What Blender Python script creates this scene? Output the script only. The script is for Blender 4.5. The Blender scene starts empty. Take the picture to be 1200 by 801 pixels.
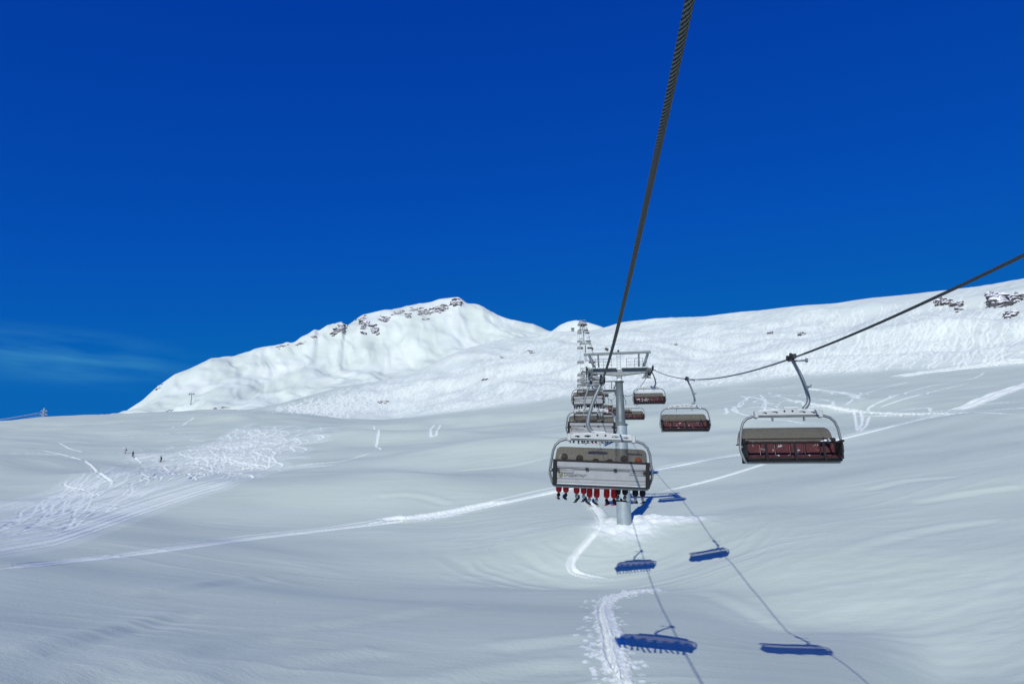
import bpy, math, random
import numpy as np
from mathutils import Vector, Matrix
from mathutils.geometry import tessellate_polygon

random.seed(7)
rng = np.random.default_rng(11)
scn = bpy.context.scene
COL = scn.collection
R_ = math.radians

# ------------------------------------------------------------------ camera
# world +Y is the heading of the ropeway, the camera is turned 5.3 degrees to its left
FPX = 867.0
PSI, TH = R_(5.3), R_(13.6)
cR = np.array([math.cos(PSI), math.sin(PSI), 0.0])
cF = np.array([-math.sin(PSI) * math.cos(TH), math.cos(PSI) * math.cos(TH), math.sin(TH)])
cU = np.cross(cR, cF)
cam_d = bpy.data.cameras.new('camera')
cam = bpy.data.objects.new('camera', cam_d)
COL.objects.link(cam)
cam_d.sensor_width = 36.0
cam_d.lens = 36.0 * FPX / 1200
cam_d.clip_start = 0.1
cam_d.clip_end = 30000
cam.rotation_euler = (R_(90) + TH, 0, PSI)
scn.camera = cam


def ray(px, py):
    px = np.asarray(px, float)
    py = np.asarray(py, float)
    return cF + cR * ((px - 600) / FPX)[..., None] + cU * ((400.5 - py) / FPX)[..., None]


# ------------------------------------------------------------------ noise
_perm = rng.permutation(256)
_perm = np.concatenate([_perm, _perm])
_ang = rng.uniform(0, 2 * np.pi, 256)
_gx, _gy = np.cos(_ang), np.sin(_ang)


def perlin(x, y):
    xi = np.floor(x).astype(np.int64)
    yi = np.floor(y).astype(np.int64)
    fx, fy = x - xi, y - yi
    xi &= 255
    yi &= 255
    u = fx * fx * fx * (fx * (fx * 6 - 15) + 10)
    v = fy * fy * fy * (fy * (fy * 6 - 15) + 10)

    def g(ix, iy, dx, dy):
        h = _perm[_perm[ix & 255] + (iy & 255)]
        return _gx[h] * dx + _gy[h] * dy
    a = g(xi, yi, fx, fy)
    b = g(xi + 1, yi, fx - 1, fy)
    c = g(xi, yi + 1, fx, fy - 1)
    d = g(xi + 1, yi + 1, fx - 1, fy - 1)
    return (a + u * (b - a)) * (1 - v) + (c + u * (d - c)) * v * 1.0


def fbm(x, y, n=4, gain=0.5):
    s, a = 0, 1.0
    for k in range(n):
        s = s + a * perlin(x * 2 ** k + 17.3 * k, y * 2 ** k - 9.1 * k)
        a *= gain
    return s


def sstep(a, b, x):
    t = np.clip((x - a) / (b - a), 0, 1)
    return t * t * (3 - 2 * t)


# ------------------------------------------------------------------ terrain
PX = [-150, 0, 100, 200, 300, 400, 500, 600, 700, 800, 900, 1000, 1100, 1200, 1350]


def C(py, D, px=PX):
    py = [py] * len(px) if np.isscalar(py) else py
    D = [D] * len(px) if np.isscalar(D) else D
    return px, py, D


curves = [
    C(801, [26, 27, 28, 28, 29, 29, 29.5, 30, 30, 30.5, 31, 33, 44, 44, 42]),
    C(740, [34, 35, 36, 36.5, 37, 37.5, 38, 38, 37.5, 40, 47, 49, 50, 50, 48]),
    C(690, [45, 46, 48, 50, 53, 56, 58.5, 60.5, 60.5, 57, 55, 55, 56, 56, 54]),
    C(650, [59, 60, 62, 65, 68, 70, 71, 70.5, 67.5, 65, 61, 61, 62, 62, 60]),
    C(620, [76, 77, 80, 84, 86, 86, 84, 79, 73.5, 73.5, 68, 68, 70, 70, 68]),
    C(577, [113, 115, 117, 118, 116, 113, 109, 103, 98, 97, 92, 88, 86, 84, 80]),
    C(529, [240, 240, 240, 228, 202, 176, 159, 148, 139, 138, 133, 125, 116, 108, 100]),
    # crest of the snowfield on the left, foot of the tracked hillside on the right
    ([-150, 0, 50, 100, 150, 200, 250, 290, 330, 370, 400, 450, 500, 560, 620, 660, 700, 750, 800, 850, 900, 1000, 1100, 1200, 1350],
     [500, 493.5, 489, 486.5, 485, 483.5, 481.5, 481.5, 484, 488, 491, 491.5, 488, 481.5, 473.5, 468.5, 466, 463, 459, 452.5, 447, 440, 435, 430, 424],
     [450, 460, 460, 460, 460, 458, 455, 450, 440, 430, 422, 407, 392, 370, 348, 334, 322, 318, 315, 312, 306, 298, 288, 278, 268]),
    'dip',
    # top edge of the tracked hillside
    ([-150, 100, 200, 250, 290, 340, 400, 440, 480, 510, 540, 580, 620, 660, 700, 720, 750, 790, 830, 900, 975, 1020, 1060, 1100, 1150, 1200, 1350],
     [540, 520, 505, 492, 484, 470, 453, 448, 440, 426, 412, 402, 397, 392, 389.5, 384.5, 380.5, 377, 374, 367, 360, 352, 348, 344, 338, 330, 318],
     [660, 660, 640, 620, 610, 605, 615, 635, 655, 680, 705, 735, 765, 785, 790, 790, 780, 765, 745, 710, 670, 640, 615, 595, 570, 550, 520]),
    'fall',
    # foot of the summit face
    ([-150, 0, 100, 150, 200, 250, 300, 350, 400, 450, 500, 560, 600, 650, 720, 800, 1350],
     [540, 512, 506, 497, 484, 470, 462, 452, 440, 432, 420, 408, 400, 400, 405, 420, 460],
     [800, 800, 820, 840, 850, 860, 870, 880, 890, 895, 905, 915, 920, 915, 900, 900, 900]),
    # ridge line
    ([-150, 0, 100, 145, 167, 183, 204, 222, 247, 273, 289, 311, 330, 346, 361, 368, 373, 383, 392, 401, 404, 410, 425, 450, 475, 500, 515, 530, 538, 547, 562, 575, 600, 625, 640, 646, 656, 665, 675, 690, 703, 716, 740, 800, 1350],
     [560, 520, 500, 484, 469, 455, 439.5, 434, 420, 418.5, 413.5, 409, 406.5, 404, 397, 393, 396, 388.5, 385, 379.5, 387, 381, 371, 365, 362, 357.5, 353.5, 351, 350, 357.5, 363, 370, 378.5, 381.5, 387, 389, 381, 377, 375, 378, 382, 387, 396, 430, 470],
     [950, 960, 970, 980, 985, 990, 995, 1005, 1015, 1030, 1040, 1050, 1060, 1066, 1070, 1073, 1075, 1078, 1080, 1081, 1082, 1084, 1088, 1092, 1096, 1100, 1100, 1100, 1100, 1098, 1090, 1080, 1065, 1045, 1030, 1000, 985, 975, 965, 960, 960, 960, 970, 980, 1000]),
]

az_f = np.arange(R_(-43), R_(41), R_(0.08))          # fine columns in front of the viewer, clockwise from +Y
az_c = np.arange(R_(41), R_(317) - 0.01, R_(3.0))
AZ = np.concatenate([az_f, az_c])
NF = len(az_f)
rr = [0.5, 2, 4, 7, 10, 13, 16]
r = 18.0
while r < 1400:
    rr.append(r)
    r += float(np.interp(r, [18, 60, 150, 200, 350, 700, 1400], [0.12, 0.17, 0.26, 0.42, 0.6, 1.0, 2.0]))
rr += [1400, 1480, 1600, 1800, 2100, 2600, 3300, 4500, 6500, 9500]
RR = np.array(rr)
NR, NA = len(RR), len(AZ)


def smooth1(v, n=5):
    k = np.hanning(n + 2)[1:-1]
    k /= k.sum()
    p = np.pad(v, n // 2, mode='edge')
    return np.convolve(p, k, 'valid')


Dk, Zk = [], []
for ci, c in enumerate(curves):
    if c == 'dip':      # just beyond the crest
        D0, Z0 = Dk[-1], Zk[-1]
        a = sstep(R_(-2), R_(-22), az_f)
        Dk.append(D0 + 35)
        Zk.append(Z0 + 35 * (0.36 * (1 - a) + 0.075 * a))
        continue
    if c == 'fall':
        D0, Z0 = Dk[-1], Zk[-1]
        Dk.append(D0 + 45)
        Zk.append(Z0 + 2.5)
        continue
    px, py, D = c
    px, py, D = map(lambda q: np.array(q, float), (px, py, D))
    # resample the drawn line densely before turning it into points in space
    pxs = np.arange(px[0], px[-1], 4.0)
    if len(px) > 35:
        pxs = np.arange(px[0], px[-1], 1.0)
        pys = smooth1(np.interp(pxs, px, py), 5)
        Ds = smooth1(np.interp(pxs, px, D), 41)
    elif len(px) > 16:
        pys = smooth1(np.interp(pxs, px, py), 5)
        Ds = smooth1(np.interp(pxs, px, D), 15)
    else:
        pys = smooth1(np.interp(pxs, px, py), 25)
        Ds = smooth1(np.interp(pxs, px, D), 27)
    d = ray(pxs, pys)
    h = np.hypot(d[:, 0], d[:, 1])
    a = np.arctan2(d[:, 0], d[:, 1])
    z = d[:, 2] / h * Ds
    Dk.append(np.interp(az_f, a, Ds))
    Zk.append(np.interp(az_f, a, z))
kf, kt = 8, 9
Dk.insert(kt, Dk[kf] + .62 * (Dk[kt] - Dk[kf]))
Zk.insert(kt, Zk[kf] + .62 * (Zk[kt] - Zk[kf]) + 3.0)
Dk = np.array(Dk)
Zk = np.array(Zk)
# inner and outer ends of the sheet
n = len(az_f)
Dk = np.vstack([np.full(n, 0.0), np.full(n, 14.0), Dk, Dk[-1] + 60, np.full(n, 1500.0), np.full(n, 10000.0)])
Zk = np.vstack([np.full(n, -10.6), Zk[0] * 0 - 9.0, Zk, Zk[-1] - 35, np.full(n, -60.0), np.full(n, -420.0)])


def pchip(xk, yk, x):
    h = np.diff(xk)
    m = np.diff(yk) / h
    d = np.zeros_like(xk)
    s = m[1:] * m[:-1] > 0
    w1, w2 = 2 * h[1:] + h[:-1], h[1:] + 2 * h[:-1]
    with np.errstate(divide='ignore', invalid='ignore'):
        dd = (w1 + w2) / (w1 / m[:-1] + w2 / m[1:])
    d[1:-1] = np.where(s, dd, 0)
    d[0], d[-1] = m[0], m[-1]
    i = np.clip(np.searchsorted(xk, x) - 1, 0, len(h) - 1)
    t = (x - xk[i]) / h[i]
    t2, t3 = t * t, t * t * t
    return (2 * t3 - 3 * t2 + 1) * yk[i] + (t3 - 2 * t2 + t) * h[i] * d[i] + (-2 * t3 + 3 * t2) * yk[i + 1] + (t3 - t2) * h[i] * d[i + 1]


Z = np.zeros((NR, NA))
for j in range(NF):
    Z[:, j] = pchip(Dk[:, j], Zk[:, j], RR)
# behind the camera the slope simply runs on downhill
aC = AZ[NF:]
w = sstep(0, 1, (aC - aC[0]) / (aC[-1] - aC[0]))
side = Z[:, [NF - 1]] * (1 - w) + Z[:, [0]] * w
back = (-10.6 - 0.17 * RR * (1 - 0.4 * sstep(300, 3000, RR)))[:, None]
back = np.maximum(back, -420)
bw = sstep(0, R_(50), np.minimum(aC - aC[0], aC[-1] - aC))
Z[:, NF:] = side * (1 - bw) + back * bw
GX = RR[:, None] * np.sin(AZ)[None, :]
GY = RR[:, None] * np.cos(AZ)[None, :]

# ---- features by zone
DF = np.zeros((NR, NA))
kcrest = 2 + 7
Dcr = np.interp(AZ, az_f, Dk[kcrest], left=440, right=290)[None, :]
Dtop = np.interp(AZ, az_f, Dk[kcrest + 3], left=620, right=520)[None, :]
Rg = RR[:, None] + 0 * GX
near = 1 - sstep(-25, 5, Rg - Dcr)
hill = sstep(-2, 14, Rg - Dcr - 4 * fbm(GX / 25, GY / 25, 3) * 2) * (1 - sstep(-8, 30, Rg - Dtop)) * sstep(R_(-22), R_(-13), AZ)[None, :]
peak = sstep(30, 130, Rg - Dtop) * (1 - sstep(1400, 1700, Rg))
nearv = near * sstep(18, 30, Rg)
# long soft swells of the snowfield
Z += nearv * ((fbm(GX / 55, GY / 42, 3) * 1.7 + 1.6 * (0.45 - np.abs(perlin(GX / 70 + 1.7, GY / 48 + .4))) * sstep(90, 160, Rg)) * sstep(30, 140, Rg) * sstep(0, 110, Dcr - Rg) + fbm(GX / 21 + 5, GY / 15, 2) * 0.45 * sstep(24, 60, Rg))
folds = fbm((GX + .5 * GY) / 75 + 3, (GY - .2 * GX) / 110, 3)
Z += hill * folds * 11.0 * sstep(0, 120, Dtop - Rg) * sstep(0, 40, Rg - Dcr)
cs, sn = math.cos(0.35), math.sin(0.35)
gx2, gy2 = GX * cs + GY * sn, -GX * sn + GY * cs
Drd = np.interp(AZ, az_f, Dk[-4])[None, :]
below = np.clip((Drd - Rg) / 60, 0, 1) * sstep(20, 110, Rg - Dtop)
gul = 0.5 - np.abs(fbm(gx2 / 70 + 0.5 * fbm(GX / 90, GY / 90, 2), gy2 / 260, 4, 0.55))
Z += peak * below * (gul * 4.0 - 1.5 + 24 * fbm((GX + .6 * GY) / 130 + .25 * gul, (GY - .4 * GX) / 210, 4, .5))
Z += peak * (1 - np.clip(np.abs(Drd - Rg) / 25, 0, 1)) * fbm(GX / 12, GY / 40, 3) * 1.6 * sstep(R_(-10), R_(-14), AZ)[None, :]


def ground(x, y):
    """height of the snow by bilinear lookup"""
    x = np.asarray(x, float)
    y = np.asarray(y, float)
    rq = np.hypot(x, y)
    a = np.arctan2(x, y)
    fi = np.clip(np.interp(rq, RR, np.arange(NR)), 0, NR - 1.001)
    fj = np.clip((a - AZ[0]) / (AZ[1] - AZ[0]), 0, NF - 1.001)
    i, j = fi.astype(int), fj.astype(int)
    u, v = fi - i, fj - j
    return (Z[i, j] * (1 - v) + Z[i, j + 1] * v) * (1 - u) + (Z[i + 1, j] * (1 - v) + Z[i + 1, j + 1] * v) * u


_tt = RR[(RR > 19) & (RR < 1400)]


def hit(px, py, rmin=0, rmax=1400):
    """where the line of sight through a point of the photograph first meets the snow"""
    d = ray(px, py)
    h = math.hypot(d[0], d[1])
    t = _tt[(_tt > rmin) & (_tt < rmax)]
    x, y, z = t * d[0] / h, t * d[1] / h, t * d[2] / h
    below = z < ground(x, y)
    k = int(np.argmax(below)) if below.any() else len(t) - 1
    if k > 0 and below[k]:
        za, zb = z[k - 1] - ground(x[k - 1], y[k - 1]), z[k] - ground(x[k], y[k])
        f = za / (za - zb)
        return np.array([x[k - 1] + f * (x[k] - x[k - 1]), y[k - 1] + f * (y[k] - y[k - 1])])
    return np.array([x[k], y[k]])


def bump(px, py, sx, sy, amp, rot=0.0):
    global Z
    c = hit(px, py)
    dx, dy = GX - c[0], GY - c[1]
    u = dx * math.cos(rot) + dy * math.sin(rot)
    v = -dx * math.sin(rot) + dy * math.cos(rot)
    Z = Z + amp * np.exp(-(u / sx) ** 2 - (v / sy) ** 2)


# named humps and hollows of the snowfield (m)
bump(640, 640, 9, 5, 0.5, 0.2)
bump(480, 575, 20, 10, 1.9)
bump(230, 575, 24, 13, 2.2)
bump(120, 560, 30, 12, -0.9)
bump(600, 530, 22, 11, 3.0)
bump(440, 515, 24, 12, 3.0)
bump(520, 505, 28, 10, -2.2)
bump(300, 700, 14, 5, 0.35)
bump(80, 760, 10, 4, 0.3)
bump(560, 497, 40, 14, 3.4)
bump(1080, 560, 20, 12, .9)
bump(760, 500, 26, 12, 2.0)
bump(930, 485, 30, 12, 2.2)
bump(20, 548, 22, 18, 2.2)
bump(272, 490, 10, 9, 1.3)
bump(235, 488, 14, 9, 0.8)
TX, TY = 3.98, 74.0                      # first tower stands here
dx, dy = GX - TX, GY - TY
mound = np.exp(-((dx + 0.1) / 3.2) ** 2 - ((dy + 0.6) / 3.6) ** 2)
mound2 = np.exp(-((dx - 3.4) / 4.2) ** 2 - ((dy - 1.8) / 2.4) ** 2)
zt = ground(TX, TY)
Z += 0.12 * mound + 0.75 * mound2 + (mound + mound2) * fbm(GX / 1.1, GY / 1.1, 3) * 0.25
rad_ = np.hypot((dx + .5) / 1.25, dy + 1.5)
rip = (0.5 - np.abs(perlin(rad_ / 1.5 + .5 * fbm(GX / 5, GY / 5, 2), np.arctan2(dx, dy) * 1.3)))
Z += 0.16 * (rip - .3) * sstep(3.5, 6, rad_) * (1 - sstep(11, 18, rad_)) * (dy < 6)
bowl = np.exp(-((dx - 1.0) / 9.0) ** 2 - ((dy + 9) / 5.0) ** 2)
Z -= 0.5 * bowl
# wind drifts: long low crests lying across the slope
rot = 0.16
wx, wy = GX * math.cos(rot) + GY * math.sin(rot), -GX * math.sin(rot) + GY * math.cos(rot)
warp = fbm(GX / 14, GY / 14, 2) * 1.6
dr1 = 0.5 - np.abs(perlin(wx / 13, wy / 2.6 + warp * 0.5))
dr2 = fbm(wx / 3.2 + 40, wy / 0.85 + warp, 2)
patch = sstep(-0.1, 0.35, fbm(GX / 18 + 9, GY / 18, 2))
Z += nearv * (0.13 * dr1 ** 3 * (0.4 + patch) * 2.2 + 0.010 * dr2 * (0.3 + patch) * (1 - sstep(110, 180, Rg)))
patchR = np.exp(-((GX - 24) / 12) ** 2 - ((GY - 47) / 15) ** 2)
Z += nearv * patchR * (0.045 * perlin(wx / 1.7, wy / 0.75) + 0.04 * perlin(wx / 3.2 + 8, wy / 1.3))
# tracked-out hillside: humps between countless turns
dens = sstep(-.35, .35, fbm(GX / 90 + 2, GY / 120, 3) + .15)
hx, hy = GX / 5.5 + fbm(GX / 30, GY / 30, 2) * 1.5, GY / 8.0
mog = fbm(hx, hy, 3, 0.6)
Z += hill * (0.25 + 0.75 * dens) * (0.30 * mog + 0.22 * (0.5 - np.abs(perlin(GX / 9 + GY / 16, GY / 22))) ** 1)

# ------------------------------------------------------------------ ski tracks pressed into the snow
mask = np.zeros((NR, NA))
da = AZ[1] - AZ[0]


def raster(tracks, w):
    """distance of every vertex from the nearest of the tracks (lists of world x, y), up to 3.2 w"""
    dist = np.full((NR, NA), 99.0)
    reach = 3.2 * w
    P = []
    for t in tracks:
        t = np.asarray(t, float)
        seg = np.hypot(*np.diff(t, axis=0).T)
        s = np.concatenate([[0], np.cumsum(seg)])
        k = max(2, int(s[-1] / (0.45 * w)))
        q = np.linspace(0, s[-1], k)
        en = np.clip(1 - np.minimum(q, s[-1] - q) / (min(4.0, .15 * s[-1]) + 1e-6), 0, 1) * 2.2 * w if s[-1] > 3 else q * 0
        P.append(np.stack([np.interp(q, s, t[:, 0]), np.interp(q, s, t[:, 1]), en], 1))
    P = np.vstack(P)
    pr = np.hypot(P[:, 0], P[:, 1])
    pa = np.arctan2(P[:, 0], P[:, 1])
    ok = (pr > 19) & (pr < 1390) & (pa > AZ[0] + .02) & (pa < AZ[NF - 1] - .02)
    P, pr, pa = P[ok], pr[ok], pa[ok]
    for lo, hi in [(19, 40), (40, 60), (60, 90), (90, 140), (140, 200), (200, 300), (300, 430), (430, 620), (620, 1400)]:
        s = (pr >= lo) & (pr < hi)
        if not s.any():
            continue
        p, r0, a0 = P[s], pr[s], pa[s]
        i0 = np.clip(np.searchsorted(RR, r0), 1, NR - 12)
        j0 = ((a0 - AZ[0]) / da).round().astype(int)
        dr = (RR[i0 + 1] - RR[i0]).min()
        ki = int(reach / dr) + 1
        kj = int(reach / (lo * da)) + 1
        for di in range(-ki, ki + 1):
            ii = np.clip(i0 + di, 0, NR - 1)
            for dj in range(-kj, kj + 1):
                jj = np.clip(j0 + dj, 0, NF - 1)
                dd = np.hypot(GX[ii, jj] - p[:, 0], GY[ii, jj] - p[:, 1]) + p[:, 2]
                g = dd < reach
                if g.any():
                    np.minimum.at(dist, (ii[g], jj[g]), dd[g])
    return dist


def press(tracks, w, depth, berm, rough=0.0, m=1.0, mw=1.9):
    global Z, mask
    d = raster(tracks, w)
    s = d < 50
    dd = d[s]
    if rough:
        dd = dd + w * rough * fbm(GX[s] / (w * 1.1), GY[s] / (w * 1.1), 3)
    Z[s] += -depth * np.exp(-(dd / w) ** 2) + berm * np.exp(-((dd - 1.7 * w) / (0.6 * w)) ** 2)
    if rough:
        Z[s] += berm * 1.3 * rough * fbm(GX[s] / (w * .5) + 3, GY[s] / (w * .5), 3) * (1 - sstep(1.8 * w, 3.1 * w, dd))
    mask[s] = np.maximum(mask[s], m * (1 - sstep((mw - .9) * w, mw * w, dd)))


def line(pts, **k):
    """a track drawn through points of the photograph, resampled smoothly on the snow"""
    pts = np.array(pts, float)
    s = np.concatenate([[0], np.cumsum(np.hypot(*np.diff(pts, axis=0).T))])
    q = np.linspace(0, s[-1], max(4, int(s[-1] / 7)))
    xs, ys = np.interp(q, s, pts[:, 0]), np.interp(q, s, pts[:, 1])
    if len(xs) > 7:
        xs, ys = smooth1(xs, 3), smooth1(ys, 3)
    return np.array([hit(a, b, **k) for a, b in zip(xs, ys)])


def shift(t, d):
    t = np.asarray(t)
    g = np.gradient(t, axis=0)
    g /= np.linalg.norm(g, axis=1)[:, None] + 1e-9
    return t + np.stack([-g[:, 1], g[:, 0]], 1) * d


def squiggle(p0, p1, amp, wl, jit=0.0, step=2.0):
    """linked turns from p0 to p1 on the ground, amplitude and wavelength in metres"""
    p0, p1 = np.asarray(p0), np.asarray(p1)
    L = np.linalg.norm(p1 - p0)
    nn = max(6, int(L / step))
    t = np.linspace(0, 1, nn)
    u = (p1 - p0) / L
    v = np.array([-u[1], u[0]])
    ph = random.uniform(0, 6.28)
    o = amp * np.sin(ph + 2 * np.pi * t * L / wl + 0.9 * np.sin(t * L / wl * 2.1 + ph)) * (0.7 + 0.3 * np.sin(t * 5 + ph))
    o = o + jit * np.sin(t * 3.1 + ph)
    return p0 + t[:, None] * (p1 - p0) + o[:, None] * v


# long traverses across the snowfield
A = line([(-20, 669), (150, 651), (300, 631), (430, 616), (520, 606), (580, 592), (650, 577), (720, 560), (770, 551), (840, 537), (862, 534), (930, 525), (985, 515), (1045, 500), (1090, 489), (1140, 482), (1200, 478), (1270, 474)])
press([A[:74]], 0.17, 0.05, 0.06, 0.2, 1.0, 2.4)
press([A[68:]], 0.32, 0.18, 0.12, 0.25)
press([shift(A, .8)], 0.16, 0.07, 0.05, 0.3, 0.7)
press([shift(A, 1.9)[30:-20]], 0.2, 0.06, 0.05, 0.2, 0.5)
A2 = line([(430, 614), (510, 605), (575, 592), (600, 588)])
press([shift(A2, .2), shift(A2, .9)], 0.38, 0.2, 0.15, 0.4)
B = line([(1112, 484), (1140, 475), (1170, 462), (1200, 452), (1270, 428)])
press([B, shift(B, 1.6), shift(B, -1.2)], 0.5, 0.28, 0.2, 0.3)
Cc = line([(765, 578), (800, 571), (840, 561), (870, 552), (900, 542), (985, 517)])
press([Cc], 0.28, 0.15, 0.10, 0.2)
fine = [line(p) for p in [
    [(985, 478), (1010, 462), (1040, 453), (1072, 446)],
    [(1012, 479), (1050, 463), (1090, 452), (1130, 446), (1150, 441), (1155, 434)],
    [(1022, 480), (1060, 467), (1100, 457), (1140, 448)],
    [(868, 485), (860, 478), (868, 470), (876, 466), (868, 463)],
    [(870, 464), (890, 466), (905, 475), (925, 468), (950, 478), (978, 475), (981, 470), (955, 467)],
    [(890, 462), (900, 472), (893, 482), (905, 488)],
    [(905, 462), (940, 472), (975, 479), (1010, 484), (1050, 487)],
    [(880, 464), (930, 463), (975, 470)],
    [(1000, 477), (1003, 492), (1005, 507)], [(1008, 480), (1012, 494), (1005, 507)],
    [(1020, 486), (1014, 500), (1008, 507)],
    [(438, 498), (445, 508), (441, 517), (440, 525), (447, 528)],
    [(511, 496), (503, 504), (505, 514), (515, 507), (512, 499), (517, 496)],
    [(40, 525), (70, 532), (95, 538), (108, 545), (112, 553), (125, 560), (135, 568)],
    [(66, 518), (82, 526), (98, 530)], [(0, 531), (40, 531), (75, 533)],
    [(330, 548), (370, 543), (400, 541), (440, 529)],
    [(200, 503), (215, 497), (228, 488)],
    [(115, 515), (160, 512), (205, 507), (250, 505)],
    [(985, 488), (1060, 487), (1140, 483), (1200, 486)], [(1120, 476), (1200, 470)],
    [(870, 490), (920, 492), (948, 497)],
    [(848, 455), (900, 455), (940, 452)],
]]
for k in range(16):
    xa, ya = random.uniform(850, 1090), random.uniform(458, 482)
    fine.append(squiggle(hit(xa, ya), hit(xa + random.uniform(-60, 60), ya + random.uniform(3, 16)), random.uniform(.5, 3), random.uniform(10, 24), 2, 1.0))
press(fine, 0.21, 0.15, 0.10, 0.3)
E_ = line([(1047, 443), (1080, 437), (1120, 433), (1160, 428), (1200, 424), (1260, 416)])
press([E_, shift(E_, 3), shift(E_, -2)], 0.8, 0.32, 0.26, 0.7)
E2 = line([(915, 468), (960, 475), (1010, 484), (1070, 486), (1110, 484)])
press([E2], 0.8, 0.26, 0.2, 1.1, 0.85)
E3 = line([(940, 455), (1000, 462), (1010, 470)])
press([E3], 0.8, 0.3, 0.25, 0.9, 0.8)


# the busy run curving down to the left
run = []
for k in range(70):
    f = k / 45
    a = (random.uniform(285, 385), random.uniform(497, 520))
    m_ = (random.uniform(130, 250), 0)
    mx = m_[0]
    my = 575 - (mx - 100) * 0.22 + random.uniform(-22, 12)
    run.append(squiggle(hit(*a), hit(mx, my), random.uniform(1.6, 4.2), random.uniform(17, 34), 4, 1.0))
for k in range(44):
    mx = random.uniform(90, 250)
    my = 575 - (mx - 100) * 0.22 + random.uniform(-20, 8)
    e = (random.uniform(-30, 60), random.uniform(588, 628))
    run.append(squiggle(hit(mx, my), hit(*e), random.uniform(0.2, 0.9), random.uniform(20, 40), 1.5, 1.0))
press(run, .7, 0.0, 0.0, 0.0, 0.22, 3.1)
press(run[:70:2], 0.2, 0.15, 0.12, 0.2, 0.95)
press(run[1:70:2], 0.15, 0.11, 0.08, 0.2, 0.8)
press(run[70:], 0.11, 0.05, 0.04, 0.25, 0.8)
sm = []
for k in range(14):
    o = k * 2.8 + random.uniform(-1.5, 1.5)
    pl = [(-30, 652 - o), (60, 637 - o), (110, 620 - o * .9), (165, 600 - o * .8), (225, 580 - o * .7), (300, 560 - o * .6), (350, 549 - o * .5), (400, 543 - o * .3)]
    e_ = random.choice([4, 5, 5, 6, 7])
    pl = pl[:e_] + [(pl[e_][0] - random.uniform(0, 40), pl[e_][1] + random.uniform(0, 4))]
    sm.append(line(pl))
press(sm, .6, 0.0, 0.0, 0.0, 0.2, 3.1)
press(sm, 0.16, 0.05, 0.045, 0.2, 0.8)
side_ = []
for (x0, y0, x1, y1) in [(150, 520, 170, 545), (165, 540, 200, 548), (142, 538, 150, 548), (110, 590, 60, 600), (95, 560, 85, 585), (130, 530, 175, 540), (205, 520, 190, 545), (230, 512, 215, 540), (250, 520, 235, 545), (265, 510, 262, 535), (300, 508, 280, 530)]:
    side_.append(squiggle(hit(x0, y0), hit(x1, y1), 2.5, 14, 1, 1.0))
press(side_, 0.15, 0.1, 0.07, 0.3, 0.8)
# tracks down the bright hillside
ht = []
for k in range(900):
    x = random.uniform(330, 1230)
    top = float(np.interp(x, [290, 400, 510, 620, 750, 900, 1020, 1200, 1350], [484, 455, 430, 400, 384, 371, 356, 338, 320]))
    bot = float(np.interp(x, [290, 400, 500, 620, 700, 800, 900, 1000, 1200, 1350], [482, 489, 486, 472, 464, 457, 445, 438, 428, 420]))
    y0 = random.uniform(top, bot - 8) if random.random() < .6 else top + random.uniform(0, 10)
    x1 = x + random.uniform(-70, -8)
    bot1 = float(np.interp(x1, [290, 400, 500, 620, 700, 800, 900, 1000, 1200, 1350], [482, 489, 486, 472, 464, 457, 445, 438, 428, 420]))
    y1 = min(bot1 - random.uniform(0, 3), y0 + random.uniform(15, 90))
    p0, p1 = hit(x, y0, 280, 830), hit(x1, y1, 265, 830)
    if np.linalg.norm(p1 - p0) < 20:
        continue
    if fbm(np.array(p0[0] / 90 + 2), np.array(p0[1] / 120), 3) + .15 < random.uniform(-.5, .1):
        continue
    ht.append(squiggle(p0, p1, random.uniform(.6, 2.4), random.uniform(14, 30), 3, 1.5))
press(ht[::2], 0.38, 0.28, 0.2, 0.25, .85, 1.6)
press(ht[1::2], 0.36, 0.2, 0.14, 0.25, .8, 1.7)
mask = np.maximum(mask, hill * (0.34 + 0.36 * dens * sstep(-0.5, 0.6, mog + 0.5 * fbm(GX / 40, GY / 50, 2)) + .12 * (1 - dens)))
# footpath and dug trail below the tower
I1 = line([(686, 586), (694, 594), (703, 604), (706, 613), (697, 627), (684, 641), (673, 653), (668, 662), (671, 669), (682, 673), (700, 676), (722, 678)])
press([I1], 0.15, 0.13, 0.08, 0.5, 1.0, 2.4)
press([shift(I1, -0.45)[3:]], 0.08, 0.05, 0.03, 0.3, 0.5)
I1b = line([(690, 586), (697, 596), (707, 608)])
press([I1b], 0.35, 0.18, 0.13, 1.0)
I2 = line([(786, 694), (770, 691), (745, 692), (722, 698), (706, 704), (701, 714), (706, 730), (711, 748), (712, 768), (722, 790), (735, 815)])
press([I2], 0.13, 0.17, 0.09, 0.6, 1.0, 2.4)
press([shift(I2, .35)], 0.22, -0.07, 0.05, 1.2, .9, 2.2)
# crumbs thrown out on both sides of the dug trail
crumbs = []
for t in (I2[3:],):
    for k in range(420):
        c = t[random.randrange(len(t))]
        crumbs.append(np.array([c + np.array([random.gauss(0.15, .6), random.gauss(0, .6)])] * 2) + np.array([[0, 0], [.1, .05]]))
press(crumbs, 0.055, -0.07, 0.0, 0.4, 1.0, 2.4)
dsk = np.exp(-(((dx + 0.1) / 3.0) ** 2 + ((dy + 0.6) / 2.6) ** 2) ** 1.5) + np.exp(-(((dx - 4) / 4) ** 2 + ((dy - 1.8) / 1.8) ** 2) ** 1.5)
mask = np.maximum(mask, np.clip(dsk * 1.3, 0, 1))
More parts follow.
